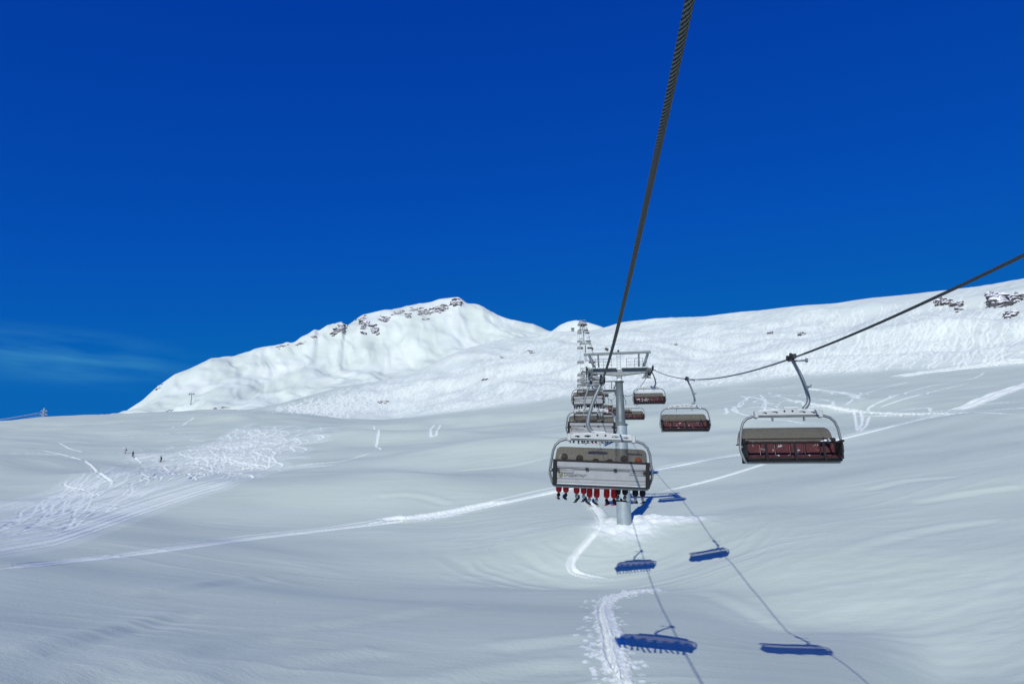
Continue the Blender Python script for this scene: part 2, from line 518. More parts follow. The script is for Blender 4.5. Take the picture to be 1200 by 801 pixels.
# slide paths under the cliffs of the summit
sl = []
for (x0, y0, x1, y1, wdt) in [(417, 405, 427, 418, 5), (452, 400, 468, 421, 7), (590, 385, 560, 412, 8), (585, 395, 553, 413, 7), (600, 390, 590, 405, 5)]:
    sl.append(np.array([hit(x0, y0, 700), hit((x0 + x1) / 2, (y0 + y1) / 2, 700), hit(x1, y1, 700)]))
press(sl, 4.0, 0.5, 0.5, 0.8, 0.45, 1.7)
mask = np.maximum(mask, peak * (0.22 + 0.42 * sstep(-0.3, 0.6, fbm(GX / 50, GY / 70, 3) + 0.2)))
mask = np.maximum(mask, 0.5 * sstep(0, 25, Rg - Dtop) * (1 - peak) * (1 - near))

drifts = [line(p) for p in [
    [(-30, 770), (60, 750), (140, 733), (225, 711)], [(30, 806), (130, 776), (230, 757), (335, 741)], [(160, 806), (260, 783), (360, 768), (470, 757)],
    [(310, 737), (400, 727), (500, 712), (560, 706)], [(420, 806), (520, 790), (620, 776), (700, 770)], [(560, 756), (640, 748), (700, 742)],
    [(120, 700), (230, 684), (330, 672)], [(830, 690), (880, 712), (930, 742)], [(430, 581), (470, 577), (500, 580), (540, 592)],
    [(960, 650), (1040, 628), (1100, 616), (1200, 604)], [(1000, 575), (1060, 562), (1140, 556)], [(1050, 590), (1150, 573), (1210, 566)],
    [(520, 552), (600, 545), (660, 530)]]]
press(drifts, 0.7, -0.07, 0.0, 0.2, 0.0)
press([shift(q, -1.1) for q in drifts], 0.7, 0.07, 0.0, 0.25, 0.0)

# ---- the sheet
def mesh_np(name, V, Fq):
    me = bpy.data.meshes.new(name)
    me.vertices.add(len(V))
    me.vertices.foreach_set('co', V.astype(np.float32).ravel())
    me.loops.add(Fq.size)
    me.loops.foreach_set('vertex_index', Fq.astype(np.int32).ravel())
    me.polygons.add(len(Fq))
    me.polygons.foreach_set('loop_start', np.arange(0, Fq.size, 4, dtype=np.int32))
    me.polygons.foreach_set('use_smooth', np.ones(len(Fq), bool))
    me.update(calc_edges=True)
    return me


V = np.stack([GX, GY, Z], -1).reshape(-1, 3)
ii, jj = np.meshgrid(np.arange(NR - 1), np.arange(NA), indexing='ij')
j2 = (jj + 1) % NA
Fq = np.stack([ii * NA + jj, ii * NA + j2, (ii + 1) * NA + j2, (ii + 1) * NA + jj], -1).reshape(-1, 4)[:, ::-1]
gme = mesh_np('snow_ground', V, Fq)
at = gme.attributes.new('loose_lit', 'FLOAT', 'POINT')  # tracks and far slopes, with their sunlit brightness painted in
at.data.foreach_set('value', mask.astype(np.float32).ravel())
ground_ob = bpy.data.objects.new('snow_ground', gme)
COL.objects.link(ground_ob)
ground_ob['kind'] = 'structure'


# ------------------------------------------------------------------ materials
def mat(name, col, rough=0.5, metal=0.0, noise=0.0, nscale=6.0, bump_=0.0, bscale=20.0):
    m = bpy.data.materials.new(name)
    m.use_nodes = True
    nt = m.node_tree
    b = nt.nodes['Principled BSDF']
    b.inputs['Base Color'].default_value = (*col, 1)
    b.inputs['Roughness'].default_value = rough
    b.inputs['Metallic'].default_value = metal
    tc = nt.nodes.new('ShaderNodeTexCoord')
    if noise:
        nz = nt.nodes.new('ShaderNodeTexNoise')
        nz.inputs['Scale'].default_value = nscale
        nz.inputs['Detail'].default_value = 5
        nt.links.new(tc.outputs['Object'], nz.inputs['Vector'])
        mp = nt.nodes.new('ShaderNodeMapRange')
        mp.inputs[1].default_value = 0.3
        mp.inputs[2].default_value = 0.7
        mp.inputs[3].default_value = 1 - noise
        mp.inputs[4].default_value = 1 + noise
        nt.links.new(nz.outputs['Fac'], mp.inputs[0])
        mx = nt.nodes.new('ShaderNodeVectorMath')
        mx.operation = 'SCALE'
        mx.inputs[0].default_value = col
        nt.links.new(mp.outputs[0], mx.inputs['Scale'])
        nt.links.new(mx.outputs[0], b.inputs['Base Color'])
    if bump_:
        nz = nt.nodes.new('ShaderNodeTexNoise')
        nz.inputs['Scale'].default_value = bscale
        nz.inputs['Detail'].default_value = 6
        nt.links.new(tc.outputs['Object'], nz.inputs['Vector'])
        bp = nt.nodes.new('ShaderNodeBump')
        bp.inputs['Strength'].default_value = bump_
        bp.inputs['Distance'].default_value = 0.05
        nt.links.new(nz.outputs['Fac'], bp.inputs['Height'])
        nt.links.new(bp.outputs[0], b.inputs['Normal'])
    return m


M = dict(
    galv=mat('galvanised_steel', (.20, .23, .235), .45, .35, .15, 3, .1),
    pole=mat('pole_steel', (.33, .40, .41), .5, .2, .12, 1.2, .1),
    dpole=mat('pole_steel_dark', (.15, .185, .19), .5, .2, .12, 1.2, .1),
    dark=mat('dark_iron', (.03, .033, .035), .5, .3, .2, 8),
    black=mat('black_plastic', (.010, .010, .011), .85, 0, .2, 8),
    silver=mat('brushed_aluminium', (.36, .38, .38), .42, .3, .06, 5, .05),
    red=mat('red_upholstery', (.055, .004, .008), .7, 0, .25, 6, .3),
    rope=mat('steel_rope', (.10, .125, .115), .5, .2, .25, 30, .2, 120),
    snow=mat('lodged_snow', (.80, .86, .85), .8, 0, .04, 5, .5, 9),
    white=mat('white_paint', (.44, .475, .47), .5, 0, .06, 5),
    navy=mat('navy_cloth', (.012, .025, .09), .8, 0, .2, 10, .2),
    blackc=mat('black_cloth', (.010, .011, .014), .8, 0, .2, 10, .2),
    redc=mat('red_cloth', (.62, .012, .02), .75, 0, .15, 10, .2),
    greyc=mat('grey_cloth', (.20, .21, .22), .8, 0, .2, 10, .2),
    orange=mat('orange_cloth', (.55, .12, .02), .8, 0, .2, 10, .2),
    whitec=mat('white_cloth', (.7, .71, .72), .8, 0, .1, 10, .2),
    skin=mat('skin', (.55, .33, .24), .6, 0, .08, 10),
    lens=mat('mirror_lens', (.10, .04, .01), .1, .6),
    logo=mat('logo_grey', (.10, .11, .10), .6),
    logoy=mat('logo_green', (.35, .38, .12), .6),
    rubber=mat('rubber', (.02, .02, .02), .8),
)

# snow
m = bpy.data.materials.new('snow')
m.use_nodes = True
nt = m.node_tree
N, L = nt.nodes, nt.links
b = N['Principled BSDF']
geo = N.new('ShaderNodeNewGeometry')
att = N.new('ShaderNodeAttribute')
att.attribute_name = 'loose_lit'


def noise_node(sc, det=4, vec=None, scale3=None, rough=.55):
    nz = N.new('ShaderNodeTexNoise')
    nz.inputs['Scale'].default_value = sc
    nz.inputs['Detail'].default_value = det
    nz.inputs['Roughness'].default_value = rough
    src = geo.outputs['Position']
    if scale3:
        vm = N.new('ShaderNodeMapping')
        vm.inputs['Scale'].default_value = scale3
        vm.inputs['Rotation'].default_value = (0, 0, 0.16)
        L.new(src, vm.inputs['Vector'])
        src = vm.outputs[0]
    L.new(src, nz.inputs['Vector'])
    return nz


snow_shade = N.new('ShaderNodeMix')
snow_shade.data_type = 'RGBA'
snow_shade.inputs[6].default_value = (.54, .635, .54, 1)     # wind-packed snow, dimness of grazing light painted into its colour
snow_shade.inputs[7].default_value = (.83, .91, .83, 1)    # broken snow, brightness of sun-facing facets painted in too
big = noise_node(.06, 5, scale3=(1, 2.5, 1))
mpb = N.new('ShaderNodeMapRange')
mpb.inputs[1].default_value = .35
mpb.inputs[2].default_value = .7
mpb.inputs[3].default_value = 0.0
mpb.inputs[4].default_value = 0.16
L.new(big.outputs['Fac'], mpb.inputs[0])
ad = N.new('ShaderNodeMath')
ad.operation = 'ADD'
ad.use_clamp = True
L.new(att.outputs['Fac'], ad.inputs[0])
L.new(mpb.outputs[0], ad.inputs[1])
L.new(ad.outputs[0], snow_shade.inputs[0])
L.new(snow_shade.outputs[2], b.inputs['Base Color'])
b.inputs['Roughness'].default_value = .75
b.inputs['Specular IOR Level'].default_value = .25
n1 = noise_node(1.0, 5, scale3=(.45, 1.9, 1), rough=.6)
n2 = noise_node(7.0, 5, scale3=(.7, 1.5, 1), rough=.65)
bp1 = N.new('ShaderNodeBump')
bp1.inputs['Strength'].default_value = .30
bp1.inputs['Distance'].default_value = .10
L.new(n1.outputs['Fac'], bp1.inputs['Height'])
bp2 = N.new('ShaderNodeBump')
bp2.inputs['Strength'].default_value = .55
bp2.inputs['Distance'].default_value = .04
L.new(n2.outputs['Fac'], bp2.inputs['Height'])
L.new(bp1.outputs[0], bp2.inputs['Normal'])
L.new(bp2.outputs[0], b.inputs['Normal'])
M['ground'] = m
# a dusting of snow on the red upholstery
mt_ = M['red']
nd_, lk_ = mt_.node_tree.nodes, mt_.node_tree.links
pb_ = nd_['Principled BSDF']
src_ = pb_.inputs['Base Color'].links[0].from_socket
tcd = nd_.new('ShaderNodeTexCoord')
nzd = nd_.new('ShaderNodeTexNoise')
nzd.inputs['Scale'].default_value = 4.5
nzd.inputs['Detail'].default_value = 8
nzd.inputs['Roughness'].default_value = .75
lk_.new(tcd.outputs['Object'], nzd.inputs['Vector'])
mrd = nd_.new('ShaderNodeMapRange')
mrd.inputs[1].default_value = .58
mrd.inputs[2].default_value = .66
lk_.new(nzd.outputs['Fac'], mrd.inputs[0])
mxd = nd_.new('ShaderNodeMix')
mxd.data_type = 'RGBA'
mxd.inputs[7].default_value = (.7, .75, .75, 1)
lk_.new(mrd.outputs[0], mxd.inputs[0])
lk_.new(src_, mxd.inputs[6])
lk_.new(mxd.outputs[2], pb_.inputs['Base Color'])
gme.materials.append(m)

# rock with snow lying wherever it faces up
m = bpy.data.materials.new('snowy_rock')
m.use_nodes = True
nt2 = m.node_tree
N2, L2 = nt2.nodes, nt2.links
b = N2['Principled BSDF']
g = N2.new('ShaderNodeNewGeometry')
sx = N2.new('ShaderNodeSeparateXYZ')
L2.new(g.outputs['Normal'], sx.inputs[0])
nz = N2.new('ShaderNodeTexNoise')
nz.inputs['Scale'].default_value = .5
nz.inputs['Detail'].default_value = 8
L2.new(g.outputs['Position'], nz.inputs['Vector'])
a1 = N2.new('ShaderNodeMath')
a1.operation = 'MULTIPLY_ADD'
a1.inputs[1].default_value = 1.1
L2.new(nz.outputs['Fac'], a1.inputs[0])
L2.new(sx.outputs['Z'], a1.inputs[2])
cr = N2.new('ShaderNodeMapRange')
cr.inputs[1].default_value = 1.0
cr.inputs[2].default_value = 1.08
L2.new(a1.outputs[0], cr.inputs[0])
rc = N2.new('ShaderNodeValToRGB')
rc.color_ramp.elements[0].color = (.02, .023, .028, 1)
rc.color_ramp.elements[1].color = (.11, .11, .11, 1)
rc.color_ramp.elements[0].position = .35
rc.color_ramp.elements[1].position = .65
nz3 = N2.new('ShaderNodeTexNoise')
nz3.inputs['Scale'].default_value = 1.2
nz3.inputs['Detail'].default_value = 8
L2.new(g.outputs['Position'], nz3.inputs['Vector'])
L2.new(nz3.outputs['Fac'], rc.inputs[0])
mx = N2.new('ShaderNodeMix')
mx.data_type = 'RGBA'
mx.inputs[7].default_value = (.86, .89, .9, 1)
L2.new(cr.outputs[0], mx.inputs[0])
L2.new(rc.outputs[0], mx.inputs[6])
L2.new(mx.outputs[2], b.inputs['Base Color'])
b.inputs['Roughness'].default_value = .85
M['rock'] = m

# smoked bubble of the chairs
m = bpy.data.materials.new('smoked_plastic')
m.use_nodes = True
nt3 = m.node_tree
b = nt3.nodes['Principled BSDF']
b.inputs['Base Color'].default_value = (.25, .235, .215, 1)
b.inputs['Roughness'].default_value = .3
tr = nt3.nodes.new('ShaderNodeBsdfTransparent')
tr.inputs[0].default_value = (.755, .725, .69, 1)
ms = nt3.nodes.new('ShaderNodeMixShader')
ms.inputs[0].default_value = .06
nt3.links.new(tr.outputs[0], ms.inputs[1])
nt3.links.new(b.outputs[0], ms.inputs[2])
nt3.links.new(ms.outputs[0], nt3.nodes['Material Output'].inputs[0])
M['bubble'] = m


# ------------------------------------------------------------------ mesh helper
class MB:
    def __init__(s):
        s.v, s.f, s.m, s.sm, s.mats = [], [], [], [], []

    def mi(s, m):
        if m not in s.mats:
            s.mats.append(m)
        return s.mats.index(m)

    def add(s, vs, fs, m, smooth=False):
        o = len(s.v)
        k = s.mi(m)
        s.v += [tuple(map(float, v)) for v in vs]
        for f in fs:
            s.f.append([o + i for i in f])
            s.m.append(k)
            s.sm.append(smooth)
        return s

    def box(s, c, d, m, rx=0, ry=0, rz=0, bev=0.0):
        hx, hy, hz = d[0] / 2, d[1] / 2, d[2] / 2
        rm = Matrix.Rotation(rz, 3, 'Z') @ Matrix.Rotation(ry, 3, 'Y') @ Matrix.Rotation(rx, 3, 'X')
        e = min(bev if bev else 0.12 * min(d), 0.45 * min(d))
        vs, idx = [], {}
        for sx_ in (-1, 1):
            for sy_ in (-1, 1):
                for sz_ in (-1, 1):
                    for ax in range(3):
                        p = [sx_ * (hx - e), sy_ * (hy - e), sz_ * (hz - e)]
                        p[ax] = (sx_, sy_, sz_)[ax] * (hx, hy, hz)[ax]
                        idx[(sx_, sy_, sz_, ax)] = len(vs)
                        vs.append(rm @ Vector(p) + Vector(c))
        fs = []
        for ax in range(3):
            o1, o2 = [(1, 2), (2, 0), (0, 1)][ax]
            for sg in (-1, 1):
                q = []
                for a_, b_ in ((-1, -1), (1, -1), (1, 1), (-1, 1)):
                    t = [0, 0, 0]
                    t[ax], t[o1], t[o2] = sg, a_, b_
                    q.append(idx[(*t, ax)])
                fs.append(q if sg > 0 else q[::-1])
                # edge chamfers
            for a_ in (-1, 1):
                for b_ in (-1, 1):
                    t0, t1 = [0, 0, 0], [0, 0, 0]
                    t0[ax], t1[ax] = -1, 1
                    t0[o1] = t1[o1] = a_
                    t0[o2] = t1[o2] = b_
                    q = [idx[(*t0, o1)], idx[(*t1, o1)], idx[(*t1, o2)], idx[(*t0, o2)]]
                    fs.append(q if a_ * b_ < 0 else q[::-1])
        for sx_ in (-1, 1):
            for sy_ in (-1, 1):
                for sz_ in (-1, 1):
                    q = [idx[(sx_, sy_, sz_, a_)] for a_ in range(3)]
                    fs.append(q if sx_ * sy_ * sz_ > 0 else q[::-1])
        return s.add(vs, fs, m)

    def tube(s, pts, r, m, n=8, cap=True):
        pts = [Vector(p) for p in pts]
        rs = [r] * len(pts) if np.isscalar(r) else list(r)
        vs, fs = [], []
        t0 = (pts[1] - pts[0]).normalized()
        ref = Vector((0, 0, 1)) if abs(t0.z) < .9 else Vector((1, 0, 0))
        nv = t0.cross(ref).normalized()
        for i, p in enumerate(pts):
            if i == 0:
                t = pts[1] - p
            elif i == len(pts) - 1:
                t = p - pts[i - 1]
            else:
                t = (pts[i + 1] - p).normalized() + (p - pts[i - 1]).normalized()
            t.normalize()
            nv = (nv - t * nv.dot(t)).normalized()
            bv = t.cross(nv)
            for k in range(n):
                a = 2 * math.pi * k / n
                vs.append(p + (nv * math.cos(a) + bv * math.sin(a)) * rs[i])
        for i in range(len(pts) - 1):
            for k in range(n):
                fs.append((i * n + k, i * n + (k + 1) % n, (i + 1) * n + (k + 1) % n, (i + 1) * n + k))
        if cap:
            fs.append(tuple(range(n))[::-1])
            fs.append(tuple((len(pts) - 1) * n + k for k in range(n)))
        return s.add(vs, fs, m, True)

    def lathe(s, prof, c, m, n=16, axis='z', sc=(1, 1, 1)):
        vs, fs = [], []
        for (rad, h) in prof:
            for k in range(n):
                a = 2 * math.pi * k / n
                p = (rad * math.cos(a), rad * math.sin(a), h)
                if axis == 'x':
                    p = (p[2], p[0], p[1])
                if axis == 'y':
                    p = (p[1], p[2], p[0])
                vs.append((c[0] + p[0] * sc[0], c[1] + p[1] * sc[1], c[2] + p[2] * sc[2]))
        for i in range(len(prof) - 1):
            for k in range(n):
                fs.append((i * n + k, i * n + (k + 1) % n, (i + 1) * n + (k + 1) % n, (i + 1) * n + k))
        fs.append(tuple(range(n))[::-1])
        fs.append(tuple((len(prof) - 1) * n + k for k in range(n)))
        return s.add(vs, fs, m, True)

    def plate(s, loops, y0, y1, m):
        """polygon with holes in the XZ plane, thickened from y0 to y1"""
        flat = [p for l in loops for p in l]
        nn = len(flat)
        tri = tessellate_polygon([[Vector((p[0], p[1], 0)) for p in l] for l in loops])
        vs = [(p[0], y0, p[1]) for p in flat] + [(p[0], y1, p[1]) for p in flat]
        fs = [t for t in tri] + [tuple(i + nn for i in t[::-1]) for t in tri]
        o = 0
        for l in loops:
            k = len(l)
            for i in range(k):
                fs.append((o + i, o + (i + 1) % k, o + (i + 1) % k + nn, o + i + nn))
            o += k
        return s.add(vs, fs, m)

    def join(s, o, off=(0, 0, 0)):
        for f, mi, sm in zip(o.f, o.m, o.sm):
            s.f.append([i + len(s.v) for i in f])
            s.m.append(s.mi(o.mats[mi]))
            s.sm.append(sm)
        s.v += [(v[0] + off[0], v[1] + off[1], v[2] + off[2]) for v in o.v]
        return s

    def mesh(s, name):
        me = bpy.data.meshes.new(name)
        me.from_pydata(s.v, [], s.f)
        for m in s.mats:
            me.materials.append(M[m])
        me.polygons.foreach_set('material_index', s.m)
        me.polygons.foreach_set('use_smooth', s.sm)
        me.update()
        return me

    def build(s, name, parent=None, loc=(0, 0, 0)):
        o = bpy.data.objects.new(name, s.mesh(name))
        COL.objects.link(o)
        o.location = loc
        if parent:
            o.parent = parent
        return o


def tag(o, label, cat, group=None):
    o['label'] = label
    o['category'] = cat
    if group:
        o['group'] = group
    return o


def empty(name, loc=(0, 0, 0), rz=0):
    o = bpy.data.objects.new(name, None)
    COL.objects.link(o)
    o.location = loc
    o.rotation_euler = (0, 0, rz)
    o.empty_display_size = .3
    return o


def copy_tree(o, parent=None):
    c = o.copy()
    COL.objects.link(c)
    c.parent = parent
    for ch in [q for q in COL.objects if q.parent == o]:
        copy_tree(ch, c)
    return c


def skin_mesh(name, verts, edges, radii, m, sub=1):
    me = bpy.data.meshes.new(name)
    me.from_pydata(verts, edges, [])
    o = bpy.data.objects.new(name + '_tmp', me)
    COL.objects.link(o)
    md = o.modifiers.new('s', 'SKIN')
    for i, rd in enumerate(radii):
        sv = me.skin_vertices[0].data[i]
        sv.radius = (rd, rd) if np.isscalar(rd) else rd
        sv.use_root = (i == 0)
    md.use_smooth_shade = True
    sb = o.modifiers.new('b', 'SUBSURF')
    sb.levels = sb.render_levels = sub
    dg = bpy.context.evaluated_depsgraph_get()
    out = bpy.data.meshes.new_from_object(o.evaluated_get(dg))
    out.name = name
    out.materials.clear()
    out.materials.append(M[m])
    out.polygons.foreach_set('use_smooth', [True] * len(out.polygons))
    bpy.data.objects.remove(o)
    return out


def mobj(name, me, parent=None, loc=(0, 0, 0)):
    o = bpy.data.objects.new(name, me)
    COL.objects.link(o)
    o.location = loc
    o.parent = parent
    return o


# ------------------------------------------------------------------ ropes and towers: where they run
XU, XD = 0.74, 7.22
T2 = (139.0, 24.0)
tow = [(TY, 14.9), T2]
for Y in (228.0, 330.0, 440.0, 565.0, 690.0):
    xz = 4.0
    tow.append((Y, float(ground(xz, Y)) + (11.5 if Y < 680 else 11.0)))
print('towers', tow)
tow.append((708.0, tow[-1][1] + 1.0))


_cu = np.polyfit([-25, 0, 12, 24.5, 49, 74], [3.9, 3.12, 3.5, 4.5, 8.95, 14.9], 4)
_cd = np.polyfit([-25, 0, 11.7, 24.8, 48.5, 74], [3.9, 3.68, 4.12, 5.35, 9.0, 14.9], 4)


def rope_z(Y, up):
    if Y <= TY:
        if Y < -25:
            return 3.9 - .08 * (Y + 25)
        return float(np.polyval(_cu if up else _cd, Y))
    for (a, za), (b_, zb) in zip(tow, tow[1:]):
        if Y <= b_:
            t = Y - a
            c = .0018 if a < 200 else .0007
            return za + (zb - za) * t / (b_ - a) - c * t * (b_ - a - t)
    return tow[-1][1] - (Y - tow[-1][0]) * .2


def make_rope(name, X, up, yfine, label):
    mb = MB()
    ys = list(np.arange(-1.6, yfine, 0.012))
    nn = 48
    vs, fs, gr = [], [], []
    lay = .34
    for y in ys:
        z = rope_z(y, up)
        for k in range(nn):
            a = 2 * math.pi * k / nn
            t = ((a + 2 * math.pi * y / lay + math.pi / 6) % (math.pi / 3)) - math.pi / 6
            rad = .0215 * math.cos(t) + math.sqrt(max(0, .0120 ** 2 - (.0215 * math.sin(t)) ** 2))
            vs.append((X + rad * math.cos(a), y, z + rad * math.sin(a)))
    for i in range(len(ys) - 1):
        for k in range(nn):
            f = (i * nn + k, (i + 1) * nn + k, (i + 1) * nn + (k + 1) % nn, i * nn + (k + 1) % nn)
            t = ((2 * math.pi * (k + .5) / nn + 2 * math.pi * ys[i] / lay + math.pi / 6) % (math.pi / 3)) - math.pi / 6
            (gr if abs(t) > .33 else fs).append(f)
    mb.add(vs, fs, 'rope', True)
    o_ = len(mb.f)
    mb.f += gr
    mb.m += [mb.mi('black')] * len(gr)
    mb.sm += [True] * len(gr)
    far = [(X, y, rope_z(y, up)) for y in list(np.arange(yfine, 708.5, 1.0))]
    mb.tube(far, [.032 if p[1] < 100 else .034 for p in far], 'rope', 8)
    beh = [(X, y, rope_z(y, up)) for y in np.arange(-1.6, -60, -1.0)]
    mb.tube(beh, .032, 'rope', 8)
    o = mb.build(name)
    tag(o, label, 'cable', 'haul ropes of the chairlift')
    return o


make_rope('haul_rope', XU, True, 22.0, 'twisted steel rope running overhead from the top edge, carrying the uphill chairs')
make_rope('haul_rope', XD, False, 24.0, 'dark steel rope entering from the right edge, carrying the downhill chairs')


def tower(Y, zr, base, label, mound_=True, detail=True, top=False):
    """lift tower: local origin at the foot of the pole"""
    t = empty('lift_tower', (TX, Y, base))
    H = zr - base - .4         # deck height above the foot, the rope runs .4 higher
    hf = H * .66 if detail else H * .5
    r0, r1, r2, r3 = (.72, .60, .46, .345) if detail else (.55, .48, .38, .30)
    mb = MB().lathe([(r0, -2.5), (r0, 0), (r1, hf - .05), (r1 + .0, hf)], (0, 0, 0), 'pole', 28)
    mb.build('lower_pole', t)
    mb = MB().lathe([(r1 + .10, hf), (r1 + .10, hf + .12), (r1 + .02, hf + .14), (r2 + .03, hf + .16), (r2, hf + .5), (r3, H - .95)], (0, 0, 0), 'dpole', 28)
    for zz in (H - 2.3,):
        mb.lathe([(r3 + .05, zz), (r3 + .05, zz + .1)], (0, 0, 0), 'dpole', 28)
    mb.lathe([(r3 + .12, H - .95), (r3 + .12, H - .84)], (0, 0, 0), 'galv', 28)
    mb.build('upper_pole', t)
    # ladder on the far side
    mb = MB()
    for s_ in (-.2, .2):
        mb.tube([(s_ + .1, r0 + .25, .3), (s_ + .1, r3 + .25, H)], .02, 'galv', 6)
    z = .6
    while z < H:
        y = r0 + .25 + (r3 - r0) * z / H
        mb.tube([(-.1, y, z), (.3, y, z)], .013, 'galv', 5)
        z += .3
    mb.build('ladder', t)
    # crossarm: box girder, deep in the middle
    W = 3.0
    mb = MB()
    for x0, x1, c0, c1 in ((-W, -.3, .32, .62), (-.3, .3, .62, .62), (.3, W, .62, .32)):
        vs = []
        for x, h in ((x0, c0), (x1, c1)):
            for y in (-.25, .25):
                vs += [(x, y, H + .35 - h), (x, y, H + .35)]
        mb.add(vs, [(0, 1, 5, 4), (2, 6, 7, 3), (1, 3, 7, 5), (0, 4, 6, 2), (0, 2, 3, 1), (4, 5, 7, 6)], 'galv')
    mb.box((0, 0, H - .55), (.5, .45, .56), 'galv')
    mb.build('crossarm', t)
    # walkway and rails, crusted with snow
    wk = MB()
    for s_ in (-1, 1):
        wk.box((s_ * 1.55, -.45, H + .38), (2.6, .5, .05), 'galv')
        wk.box((s_ * (XD - XU) / 2 - s_ * .42, 0, H - .02), (.4, 4.6, .05), 'galv')
    wk.build('walkway', t)
    for s_ in (-1, 1):
        rl = MB()
        for x in (.75, 1.55, 2.35):
            rl.tube([(s_ * x, -.68, H + .4), (s_ * x, -.68, H + 1.35)], .022, 'galv', 6)
        for z in (.72, 1.02, 1.35):
            rl.tube([(s_ * .7, -.68, H + z), (s_ * 2.4, -.68, H + z)], .02, 'galv', 6)
        x = s_ * ((XD - XU) / 2 - .62)
        for y in (-2.2, -.75, .75, 2.2):
            rl.tube([(x, y, H), (x, y, H + .95)], .02, 'galv', 6)
        rl.tube([(x, -2.25, H + .95), (x, 2.25, H + .95)], .02, 'galv', 6)
        rl.build('guard_rail', t)
    sn = MB()
    for s_ in (-1, 1):
        sn.box((s_ * 1.5, -.42, H + .45), (2.5, .46, .10), 'snow', bev=.04)
        sn.box((s_ * 2.0, .02, H + .46), (1.9, .42, .20), 'snow', bev=.08)
    sn.lathe([(.30, H - .84), (.27, H - .70), (.12, H - .60)], (0, -.25, 0), 'snow', 12)
    # lifting frame above
    tilt = .02
    fr = MB()
    zt_ = H + 2.05
    fr.box((-.12, 0, zt_), (6.75, .2, .24), 'dpole', ry=-tilt)
    fr.box((-3.35, 0, zt_ + .2), (.1, .1, .3), 'galv')
    fr.box((0, 0, zt_ + .22), (.2, .2, .24), 'dark')
    fr.build('lifting_frame', t)
    for s_ in (-1, 1):
        br = MB()
        br.tube([(s_ * 2.05, 0, zt_ - .1), (s_ * 2.0, 0, H + .34)], .085, 'dpole', 8)
        br.tube([(s_ * 2.95, 0, zt_ - .1), (s_ * 2.35, 0, H + .30)], .14, 'dpole', 8)
        br.build('frame_strut', t)
    sn.box((-.12, 0, zt_ + .145), (6.6, .17, .07), 'snow', ry=-tilt, bev=.03)
    sn.build('snow_crust', t)
    ml = MB()
    for x in (-.18, .18):
        ml.tube([(x, -.3, H + .35), (x, -.3, zt_)], .02, 'galv', 6)
    for k in range(6):
        ml.tube([(-.18, -.3, H + .55 + k * .27), (.18, -.3, H + .55 + k * .27)], .014, 'galv', 5)
    ml.build('frame_ladder', t)
    # sheave trains
    for s_ in (-1, 1):
        xr = s_ * (XD - XU) / 2
        sh = MB()
        sh.box((xr - s_ * .18, 0, H + .02), (.1, 4.0, .16), 'galv')
        sh.box((xr - s_ * .28, 0, H + .1), (.14, .5, .75), 'dark')
        for k in range(4):
            sh.box((xr - s_ * .14, -1.5 + k, H + .1), (.06, .75, .12), 'dark')
        sh.box((xr - s_ * .55, 0, H - .5), (.9, .16, .12), 'dpole')
        q = sh.build('sheave_beam', t)
        for k in range(8):
            MB().lathe([(.10, -.06), (.21, -.055), (.21, -.03), (.175, 0), (.21, .03), (.21, .055), (.10, .06)], (xr, -1.78 + k * .51, H + .185), 'rubber', 18, 'x').build('sheave', t)
    sw = MB().box((-2.6, -.3, zt_ + .42), (.16, .16, .16), 'dark').tube([(-2.6, -.3, zt_ + .1), (-2.6, -.3, zt_ + .42)], .03, 'galv', 6)
    sw.build('floodlight', t)
    sw = MB()
    sw.box((-1.15, 0, zt_ + .45), (.35, .28, .22), 'dark', ry=.4).tube([(-1.15, 0, zt_ + .1), (-1.1, 0, zt_ + .4)], .04, 'galv', 6).tube([(-1.5, 0, zt_ + .55), (-.95, 0, zt_ + .28)], .025, 'galv', 6)
    sw.build('rope_monitor', t)
    sw = MB()
    sw.tube([(-.6, 0, zt_ + .1), (-.75, 0, zt_ + .75)], .025, 'galv', 6)
    sw.build('davit', t)
    tag(t, label, 'ski lift tower', 'towers of the chairlift')
    return t


tl = ['nearest lift tower, tall tapered grey steel pole rising from a snow mound',
      'second lift tower, seen just behind and left of the nearest pole',
      'third lift tower up the line, half hidden by hanging chairs',
      'fourth lift tower up the line, behind the crowd of chairs',
      'fifth lift tower up the line, on the lower bright hillside',
      'sixth lift tower up the line, on the bright hillside below the farthest one',
      'farthest lift tower, just below the rounded snow hump on the skyline']
for k, (Y, zr) in enumerate(tow[:-1]):
    base = float(ground(TX, Y)) - .1
    if k == 0:
        base = -1.0
    tower(Y, zr, base, tl[k], detail=(k == 0))


# top station where the rope turns round
ys_ = 708.0
zs_ = tow[-1][1]
zg = float(ground(TX, ys_))
st = empty('lift_station', (TX, ys_, zg))
hr = zs_ - zg
G_ = (XD - XU) / 2
MB().lathe([(.3, hr - .2), (G_ - .1, hr - .12), (G_, hr), (G_ - .1, hr + .12), (.3, hr + .2)], (0, 0, 0), 'dark', 32).build('bullwheel', st)
for s_ in (-1, 1):
    MB().box((s_ * 1.6, 0, hr / 2 - 1), (.6, .8, hr + 2.2), 'galv').build('support', st)
MB().box((0, -1.2, hr + 1.1), (8.6, 9.0, 1.0), 'silver', bev=.3).box((0, -1.2, hr + 1.72), (8.2, 8.6, .25), 'snow', bev=.1).build('roof', st)
tag(st, 'top station of the chairlift with flat roof, tiny behind the farthest tower', 'lift station')
ht_ = empty('operator_hut', (TX - 9.5, 694, float(ground(TX - 9.5, 694)) - .2))
hut = MB().box((0, 0, 1.6), (3.0, 2.6, 3.4), 'dpole').build('wall', ht_)
MB().box((0, -1.31, 2.2), (1.8, .06, 1.0), 'dark').build('window', ht_)
MB().box((0, 0, 3.45), (3.6, 3.2, .35), 'snow', bev=.12).build('roof', ht_)
